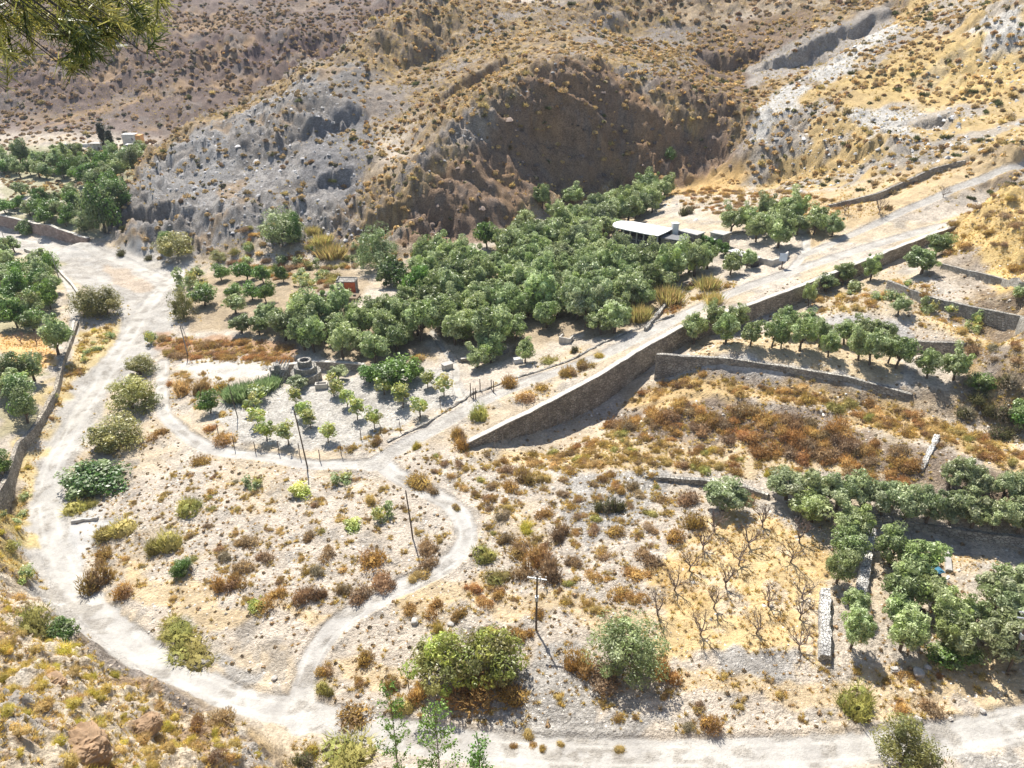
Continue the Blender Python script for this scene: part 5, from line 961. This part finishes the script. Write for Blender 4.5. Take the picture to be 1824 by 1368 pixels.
part(t, 'rear_wing', prism([up(*p, 16.9) for p in ((1207,410),(1222,407.5),(1255,413),(1241,417.8))], 11., 16.69), M_WALL)
t = thing('outbuilding', (45., 158., 14.), 'small flat-roofed outbuilding behind the long white-roofed house', 'shed')
part(t, 'wall', prism([up(*p, 16.8) for p in ((1266,413.5),(1275,409.5),(1302,413),(1288,418))], 12.5, 16.58), M_WALLG); part(t, 'roof', prism([up(*p, 16.8) for p in ((1264,413.5),(1274,409),(1304,413),(1289,418.5))], 16.6, 16.8), M_CONC)
t = thing('canopy', (43., 154., 13.), 'tiny white canopy between long house and outbuilding', 'shelter')
part(t, 'roof', prism([up(*p, 15.8) for p in ((1256,425),(1264,421.5),(1278,424),(1270,429))], 15.7, 15.8), M_WHITE)
for q in ((1259,425.5),(1264,422.5),(1274,424.5),(1269,427.5)): a = up(*q, 15.7); mb = MB(); mb.box(-.07, .07, -.07, .07, 12.8, 15.69, 0, a); part(t, 'post', mb, M_POLEG)
t = thing('roadside_shed', (44., 142., 13.), 'low shed with long white slab roof beside the road junction', 'shed')
part(t, 'roof', prism([up(*p, 15.7) for p in ((1297,446),(1311,443),(1356,458),(1341,462))], 15.5, 15.7), M_WHITE); part(t, 'wall', prism([up(*p, 15.7) for p in ((1300,446.5),(1312,444),(1353,458),(1341,461))], 11.8, 15.49), M_WALLG)
q = up(1346, 461, 15.7); mb = MB(); mb.box(-.8, .8, -.12, .12, 13.4, 15.1, 25, (q[0], q[1]-.25)); part(t, 'door', mb, M_DARK)
freewall('yard_wall', [(1352,468),(1375,474),(1390,470),(1402,458)], 1.1, .4, 'pale yard wall running from the low shed to the road sign', M_CAP, .05)
# sign
def sput(px, py): a = at(px, py); return float(a[0][0]), float(a[1][0]), float(a[2][0])
x0, y0, z0 = sput(1392, 479); t = thing('notice_board', (x0, y0, z0), 'bluish-white board on a dark post by the road junction', 'sign')
mb = MB(); mb.box(-.09, .09, -.09, .09, -.3, 1.9).box(-.5, .5, -.5, .5, -.3, .15); mb.build('post', M_POLE, t); mb = MB(); mb.box(-.65, .65, -.14, -.09, 1.5, 2.9); mb.build('board', M_SIGN, t)
mb = MB(); mb.box(-.7, .7, -.09, -.05, 1.45, 2.95); mb.build('frame', M_METAL, t); t.rotation_euler.z = -.2
# orange house ruin with kitchen terraces
x0, y0, z0 = sput(622, 520); t = thing('orange_house', (x0, y0, z0), 'small ruined house with one orange wall among the trees', 'house')
mb = MB(); mb.box(-.9, 2.2, -1.5, -1.25, -.5, 3.0); mb.build('orange_wall', M_ORANGE, t); mb = MB(); mb.box(-3.1, -.92, -1.5, -1.2, -.5, 3.2).box(-3.1, -2.8, -1.2, 2.2, -.5, 3.6).box(-2.8, 2.2, 1.9, 2.2, -.5, 3.4).box(1.95, 2.2, -1.25, 1.9, -.5, 3.3); mb.build('wall', M_WALLG, t)
mb = MB(); mb.box(-3.2, 2.35, -1.65, 2.35, 3.05, 3.22); o = mb.build('roof', M_WALLG, t); mb = MB(); mb.tube([(2.3, -1.6, -.3), (2.3, -1.6, 4.2)], .08); mb.build('post', M_POLEG, t); mb = MB(); mb.box(-2.3, -1.5, -1.56, -1.505, 0, 1.9); mb.build('door', M_DARK, t); t.scale = (.72, .72, .8)
t = thing('cane_hut', (x0+.3, y0-4.4, z0-.3), 'low cane-walled enclosure with a grey slab in front of the orange house', 'hut')
mb = MB(); mb.box(-.8, 3.6, -1.9, 1.6, -1, 1.5, -8); mb.build('cane_wall', M_CANE, t); mb = MB(); mb.box(-1., 3.8, -2.1, 1.8, 1.5, 1.65, -8); mb.build('slab', M_CANE, t); mb = MB(); mb.box(2.2, 2.9, -.6, 0, 1.65, 2.0, -8); mb.build('vent_box', M_DARK, t); t.scale = (.7, .7, .75)
t = thing('goat_pen', (x0-3.6, y0-3., z0-.4), 'curved brown fence of sticks left of the cane-walled hut', 'fence')
mb = MB()
for i in range(26): a = math.radians(200+i*5.2); p_2 = (3.0*math.cos(a), 3.0*math.sin(a)); mb.tube([(p_2[0], p_2[1], -1), (p_2[0]*1.02, p_2[1]*1.02, 1.2+.3*random.random())], .12, 4)
mb.build('stick_panel', M_CANE, t); mb = MB(); mb.box(-2.2, 2.4, -.2, 2., -1, .9); mb.build('platform', M_WALL, t)
# kiln
x0, y0, z0 = sput(541, 684); t = thing('lime_kiln', (x0, y0+2, z0), 'round grey stone kiln in three shrinking tiers above the gravel plot', 'kiln')
def ring(r1, r2, h0, h1, k=22):
    m = MB(); V_ = [(r*math.cos(2*math.pi*i/k)*(1+.02*math.sin(i*5)), r*math.sin(2*math.pi*i/k), z) for r, z in ((r1, h0), (r1*.97, h1), (r2, h1), (r2, h0)) for i in range(k)]
    m.add(V_, [(a*k+i, a*k+(i+1) % k, (a+1)*k+(i+1) % k, (a+1)*k+i) for a in range(3) for i in range(k)]); return m
ring(2.5, .1, -1, 1.3).build('lower_tier', M_WALLG, t); ring(1.85, .1, 1.3, 2.3).build('middle_tier', M_WALLG, t); ring(1.15, .75, 2.3, 3.3).build('mouth', M_WALLG, t)
t = thing('ruined_hut', (x0-3.9, y0+2.3, z0), 'collapsed stone hut with leaning beams left of the kiln', 'ruin')
mb = MB(); mb.box(-1.8, 1.3, -1.2, 1.2, -1, 1.9, 12, taper=.15).box(-1.2, -.2, -1., 1., 1.9, 2.6, 20, taper=.2); mb.build('wall', M_WALLG, t); mb = MB()
for i in range(5): mb.tube([(-1.6+i*.5, -1.5, .9), (-.6+i*.5, .4, 3.0)], .09, 5)
mb.build('beam', M_POLEG, t)
x0, y0, z0 = sput(573, 690); t = thing('water_trough', (x0, y0, z0), 'small white trough with a leaning pole at the corner of the gravel plot', 'trough')
mb = MB(); mb.box(-.95, .95, -.5, .5, -.2, .75, 8).box(-.85, .85, -.4, .4, .5, .6, 8); mb.build('basin', M_CAP, t); mb = MB(); mb.box(-.75, .75, -.3, .3, .7, .77, 8); mb.build('water', M_DARK, t); mb = MB(); mb.tube([(-.3, .3, 0), (-1.1, 1.2, 3.6)], .06); mb.build('pole', M_POLEG, t)
x0, y0, z0 = sput(797, 657); t = thing('pump_box', (x0, y0, z0), 'small pale masonry box at the edge of the track fork', 'box'); MB().box(-.8, .8, -.5, .5, -.3, .9, 35).build('body', M_CAP, t); MB().box(-.9, .9, -.6, .6, .9, 1., 35).build('lid', M_CONC, t)
x0, y0, z0 = sput(1008, 608); t = thing('stone_bin', (x0, y0, z0), 'pale three-sided stone bin in front of the big grove', 'bin'); MB().box(-1., 1., -.7, -.5, -.3, .9, -25).box(-1., -.8, -.5, .8, -.3, .9, -25).box(.8, 1., -.5, .8, -.3, .9, -25).build('wall', M_CAP, t); MB().box(-.79, .79, -.49, .8, -.3, .3, -25).build('fill', M_REDROCK, t)
x0, y0, z0 = sput(923, 646); t = thing('feed_box', (x0, y0, z0), 'tiny white box beside the small olive tree near the upper road', 'box'); MB().box(-.7, .7, -.4, .4, -.2, .7, 10).build('body', M_WHITE, t); MB().box(-.75, .75, -.45, .45, .7, .78, 10).build('lid', M_WHITE, t)
# farmhouse far left
t = thing('farmhouse', (-134.2, 283., 11.4), 'white cube farmhouse with an ochre side wing at the foot of the far hill', 'house')
MB().box(-5.2, 3.0, -3, 3, -2, 7.2).build('white_wall', M_WHITE, t); MB().box(3.01, 6.2, -2.2, 3, -2, 6.6).build('ochre_wing', M_OCHRE, t); MB().box(-5.3, 3.1, -3.1, 3.1, 7.2, 7.5).build('roof', M_WHITE, t)
t.scale = (.55, .55, .46)
w_ = MB().box(.9, 1.5, -3.06, -3.005, 3.2, 4.8).build('window', M_DARK, t); MB().box(.7, 1.7, -3.12, -3.062, 3.0, 3.18).build('sill', M_CONC, w_)
t = thing('farm_annex', (-145., 279., 10.2), 'low white annex with dark veranda left of the two cypresses', 'house'); MB().box(-4.2, 4.2, 0, 3, -1, 3.2).build('wall', M_WHITE, t); MB().box(-4.4, 4.4, -1.8, 3.1, 3.2, 3.4).build('roof', M_CONC, t)
for i in range(5): MB().box(-4.2+i*2, -3.9+i*2, -1.7, -1.4, -1, 3.19).build('pillar', M_WHITE, t)
t.scale = (.62, .62, .62)
t = thing('pergola', (-131., 277., 10.4), 'white pergola slab in front of the farmhouse', 'shelter'); MB().box(-5, 5, -1.8, 1.8, 3., 3.2).build('roof', M_WHITE, t)
for i in range(4): MB().box(-4.8+i*3.1, -4.5+i*3.1, -1.6, -1.3, -1, 2.99).build('post', M_WHITE, t)
t.scale = (.6, .6, .6)
t = thing('farm_wall', (-153., 282., 10.), 'long low white yard wall left of the farm annex', 'wall'); MB().box(-6, 5, -.3, .3, -1, 1.5).build('masonry', M_WHITE, t)
cym = [crown_mesh('crown', 300+i, [G(.028,.04,.022), G(.02,.03,.018)], 70, 110, .32, rx=.6, rz=4.9, cz=4.9, cr=.75, hollow=.2, up=.1) for i in range(2)]
for i, (a, b, hh, lab) in enumerate(((187,270,1.06,'taller left cypress in front of the white farmhouse'),(201,274,.82,'shorter right cypress in front of the white farmhouse'))):
    x0, y0, z0 = sput(a, b); t = thing('cypress_tree', (x0, y0, z0), lab, 'tree', 'cypresses by the farmhouse'); o = link('crown', cym[i], t); o.scale = (1.25, 1.25, hh*.98); MB().tube([(0, 0, -.5), (0, 0, 3)], .3).build('trunk', M_BARK, t)
# ------------------------------------------------------------------ poles, posts, stakes
def pole(px, py, top, lab, cross=False, r0=.12, lean=0, mat=M_POLE, name='utility_pole', guys=0):
    x0, y0, z0 = sput(px, py); zc1 = float(proj(x0, y0, z0)[2]); H = (py-top)*zc1/F/math.cos(math.atan2(CH-z0, y0))
    t = thing(name, (x0, y0, z0), lab, 'pole'); MB().tube([(0, 0, -.5), (lean*.5, 0, H*.5), (lean, 0, H)], [r0, r0*.85, r0*.7], 8).build('shaft', mat, t)
    if cross:
        for k in range(cross): MB().box(-.95, .95, -.06, .06, H-.5-k*.65, H-.38-k*.65, -12).build('crossarm', M_METAL, t)
        for s in (-.85, -.3, .3, .85): MB().tube([(s, 0, H-.4), (s, 0, H-.16)], .05, 6).build('insulator', M_WHITE, t)
        MB().box(-.16, .16, -.2, .2, H*.55, H*.62).build('junction_box', M_METAL, t)
    for k in range(guys): MB().tube([(0, 0, H*.95), (1.2+k*.8, -1.-k*.6, -.2)], .03, 4).build('guy_wire', M_POLEG, t)
    return t, H
pole(955,1122,1033,'utility pole with crossarm standing right of the road loop',1); pole(736,960,878,'bare leaning pole inside the road loop',0,.1,-.45); pole(548,832,735,'tall thin pole beside the track below the saplings',0,.11,-.7)
pole(424,745,684,'slender dark pole at the reed clump',0,.08,-.5); pole(335,634,578,'grey pole braced with stays in the rust scrub strip',0,.12,-.3,M_POLEG,guys=2); pole(1795,1196,1098,'utility pole with two crossarms in the walled grove at lower right',2,.13)
pole(107,502,455,'grey pole beside the walled path at left',0,.12,-.2,M_POLEG); pole(9,432,411,'small grey pole at the left edge of the riverbed',0,.1,0,M_POLEG); pole(728,1226,1192,'thin dark stake left of the large domed bushes',0,.05,0,M_POLE,'stake')
def posts(lst, name, lab, cat, grp, hgt, r0, mat, labs=None):
    me = None
    for i, (a, b) in enumerate(lst):
        x0, y0, z0 = sput(a, b)
        if me is None: me = MB().tube([(0, 0, -.4), (.03, 0, hgt*.5), (0, .02, hgt)], [r0, r0, r0*.85], 6).mesh(name, mat)
        o = link(name, me, None, (x0, y0, z0)); o.scale.z = .85+.3*random.random(); tag(o, labs[i] if labs else lab, cat, grp)
ORD = ['leftmost','second','third','fourth','fifth','sixth','seventh','eighth','ninth','tenth','eleventh','twelfth','thirteenth','fourteenth','fifteenth','sixteenth','seventeenth','eighteenth','nineteenth','twentieth']
def ordn(i, n): return ORD[0] if i == 0 else ('rightmost' if i == n-1 else ORD[i]+' from left' if i < 20 else None)
FP = [(389,775),(418,800),(455,806),(497,808),(534,812),(570,822),(608,812),(643,783),(678,773),(713,770),(748,750),(784,728)]
posts(FP, 'fence_post', '', 'post', 'fence posts around the gravel plot', 1.9, .06, M_POLE, [f'dark thin fence post, {ordn(i, len(FP))} along the front edge of the gravel plot' for i in range(len(FP))])
SP = [(881+i*14, 797-int(i*4.9)) for i in range(12)]
posts(SP, 'vine_stake', '', 'stake', 'pale stakes at the foot of the tall wall', 1.7, .05, M_POLEG, [f'pale vine stake, {ordn(i, 12)} of the row at the foot of the tall wall' for i in range(12)])
GP = [(838,706),(843,709),(847,711),(855,697),(875,694),(879,699)]
posts(GP, 'gate_post', '', 'post', 'posts of the wire gate', 1.9, .08, M_POLE, [f'dark wooden gate post, {ordn(i, 6)} of six where the fork meets the upper road' for i in range(6)])
# yard things in the walled grove
x0, y0, z0 = sput(1655, 1025); t = thing('tarp_pile', (x0, y0, z0), 'blue tarpaulin over a heap under the olive beside the bare plot', 'tarpaulin'); MB().box(-1.3, 1.2, -.7, .7, -.2, .7, 15, taper=.35).build('heap', M_DARK, t); MB().box(-1.2, 1.25, -.72, .72, .71, .82, 15, taper=.25).build('tarp', M_BLUE, t)
x0, y0, z0 = sput(1680, 1037); t = thing('plank', (x0, y0, z0), 'white plank lying in the walled grove below the blue tarpaulin', 'plank'); MB().box(-1.3, 1.3, -.12, .12, .05, .14, 40).build('board', M_WHITE, t)
# ------------------------------------------------------------------ young trees rising at the bottom edge
POP = [G(.10,.19,.04), G(.14,.25,.06), G(.07,.14,.03)]
def poplar(px, py, top, wpx, lab, seed, n=26):
    x0, y0, z0 = sput(px, py); zc1 = float(proj(x0, y0, z0)[2]); H = (py-top)*zc1/F/math.cos(math.atan2(CH-z0, y0)); R = wpx*zc1/F/2
    t = thing('young_poplar', (x0, y0, z0), lab, 'tree'); r = random.Random(seed); m = MB(); m.tube([(0, 0, -.3), (.1, 0, H*.5), (0, .1, H*.97)], [.07, .045, .015], 6); ends = []
    for i in range(n):
        z1 = H*(.28+.68*i/n); a = r.random()*6.28; L = R*(1.05-.55*i/n); e_ = (math.cos(a)*L, math.sin(a)*L, z1+L*.9); m.tube([(.05, 0, z1), (e_[0]*.6, e_[1]*.6, z1+L*.45), e_], [.022, .015, .006], 4); ends.append(((.05, 0, z1), e_))
    m.build('trunk', M_BARK, t); rr = np.random.default_rng(seed); P = []
    for a, b in ends: k = rr.random(46)[:, None]**.6; P.append(np.array(a)+(np.array(b)-np.array(a))*k+rr.normal(size=(46, 3))*.13)
    P = np.concatenate(P); V_, F_, k = leaves(P, rdirs(len(P), rr), .17, rr, .8); c = np.array([POP[i] for i in rr.integers(3, size=len(P))])*(.7+.6*rr.random(len(P)))[:, None]; link('foliage', rawmesh('foliage', V_, F_, np.repeat(c, k, 0), M_LEAF), t)
poplar(712,1420,1262,62,'slender young poplar with sparse leaves crossing the road at the bottom edge',1); poplar(785,1440,1296,84,'bushier young poplar at the bottom edge, right of the slender one',2,34); poplar(855,1440,1338,50,'smallest young poplar top at the bottom edge, rightmost of three',3)
# ------------------------------------------------------------------ the pine whose branch hangs into the upper left corner
TX, TY = -6.2, 1.0; tz = float(height(np.array([TX]), np.array([TY]))[0]); t = thing('pine_tree', (TX, TY, tz), 'pine reaching in from outside, its needle-covered branch hanging in the upper left corner', 'tree')
rr = np.random.default_rng(77); PP = [(-60,-60),(318,-60),(306,8),(298,38),(285,66),(292,98),(258,110),(218,84),(178,104),(142,146),(105,142),(70,95),(45,100),(15,128),(-60,110)]
m = MB(); hub = Vector((-4.6, 3.1, 62.4)); m.tube([(TX, TY, tz-1), (TX+.2, TY+.2, 61), (TX+.1, TY+.4, 66), (TX, TY+.3, 70)], [.28, .22, .16, .06], 10); m.tube([(TX+.15, TY+.3, 62.2), tuple(hub), (-3.4, 3.5, 61.9)], [.08, .05, .012], 8); part(t, 'trunk', m, M_BARK)
limb = MB()
Pn, Nn, Cn = [], [], []; nsh = 0; pts_, prv = [], []
PPa = np.array(PP, float)
while nsh < 190:
    a = rr.uniform(-60, 300); b = rr.uniform(-60, 140)
    if not inpoly(np.array([a]), np.array([b]), PPa)[0]: continue
    if b > 70 and rr.random() < .25: continue
    d = rr.uniform(3.5, 4.5); r0 = ray(a, b)*d; tip = Vector((r0[0], r0[1], r0[2]+CH)); nsh += 1
    back = ((hub-tip).normalized()*.8+Vector(rr.normal(size=3)*.55)).normalized(); base_ = tip+back*.13; limb.tube([tuple(tip), tuple(base_), tuple(base_+(hub-base_).normalized()*.25)], [.0015, .002, .003], 4)
    ax = (tip-base_).normalized(); n = 42; al = rr.random(n); o_ = np.array(base_)[None]+np.array(tip-base_)[None]*(al*.9+.1)[:, None]; dr = rdirs(n, rr)*.75+np.array(ax)[None]*.6; dr /= np.linalg.norm(dr, axis=1, keepdims=True)
    L = (.06+.035*rr.random(n))[:, None]; s_ = np.cross(dr, rdirs(n, rr)); s_ /= np.linalg.norm(s_, axis=1, keepdims=True); wn = .0032
    Pn.append(np.stack([o_-s_*wn, o_+s_*wn, o_+dr*L+s_*wn*.4, o_+dr*L-s_*wn*.4], 1).reshape(-1, 3)); cc = np.array([(.34,.36,.07),(.13,.17,.035),(.55,.52,.13),(.09,.12,.03),(.42,.42,.10)])[rr.integers(5)]*(.6+.8*rr.random(n))[:, None]; Cn.append(np.repeat(cc, 4, 0))
part(t, 'branch', limb, M_BARK); V_ = np.concatenate(Pn)-np.array(t.location); link('needles', rawmesh('needles', V_, np.arange(len(V_)).reshape(-1, 4), np.concatenate(Cn), M_LEAF), t)
# ------------------------------------------------------------------ labels: each plant by look, place and order
from collections import defaultdict
def lab_pass():
    g = defaultdict(list)
    for q in PL:
        if q['label']: q['o']['label'] = q['label']
        else: g[(q['words'], q['where'])].append(q)
        if q['group']: q['o']['group'] = q['group']
    for (wd, wr), L in g.items():
        n = len(L); base = (wd+' '+wr).strip()
        if n == 1: L[0]['o']['label'] = base; continue
        gname = (wd+'s '+wr).strip()
        L.sort(key=lambda q: q['py']); k = max(1, -(-n//13)); rows = [L[i*n//k:(i+1)*n//k] for i in range(k)]
        rn = {1: [''], 2: ['back', 'front'], 3: ['back', 'middle', 'front']}.get(k)
        for ri, R in enumerate(rows):
            R.sort(key=lambda q: q['px'])
            for i, q in enumerate(R):
                if 'group' not in q['o']: q['o']['group'] = gname
                od = ORD[0] if i == 0 else 'rightmost' if i == len(R)-1 else ORD[i]+' from left'
                if k == 1: lb = f'{base}, {od}'
                elif rn: lb = f'{base}, {od}, {rn[ri]} row'
                else: lb = base
                q['o']['label'] = lb
lab_pass()
print('plants', len(PL))

HAZE = 0.0001
if HAZE:
    m = bpy.data.materials.new('haze'); m.use_nodes = True; n = m.node_tree.nodes; n.remove(n['Principled BSDF']); pv = n.new('ShaderNodeVolumePrincipled'); pv.inputs['Density'].default_value = HAZE; pv.inputs['Color'].default_value = (.86, .90, 1, 1); m.node_tree.links.new(pv.outputs[0], n['Material Output'].inputs['Volume'])
    o = MB().box(-600, 600, -60, 700, -12, 170).build('haze', m); o['kind'] = 'stuff'; o['label'] = 'thin pale haze filling the valley air'
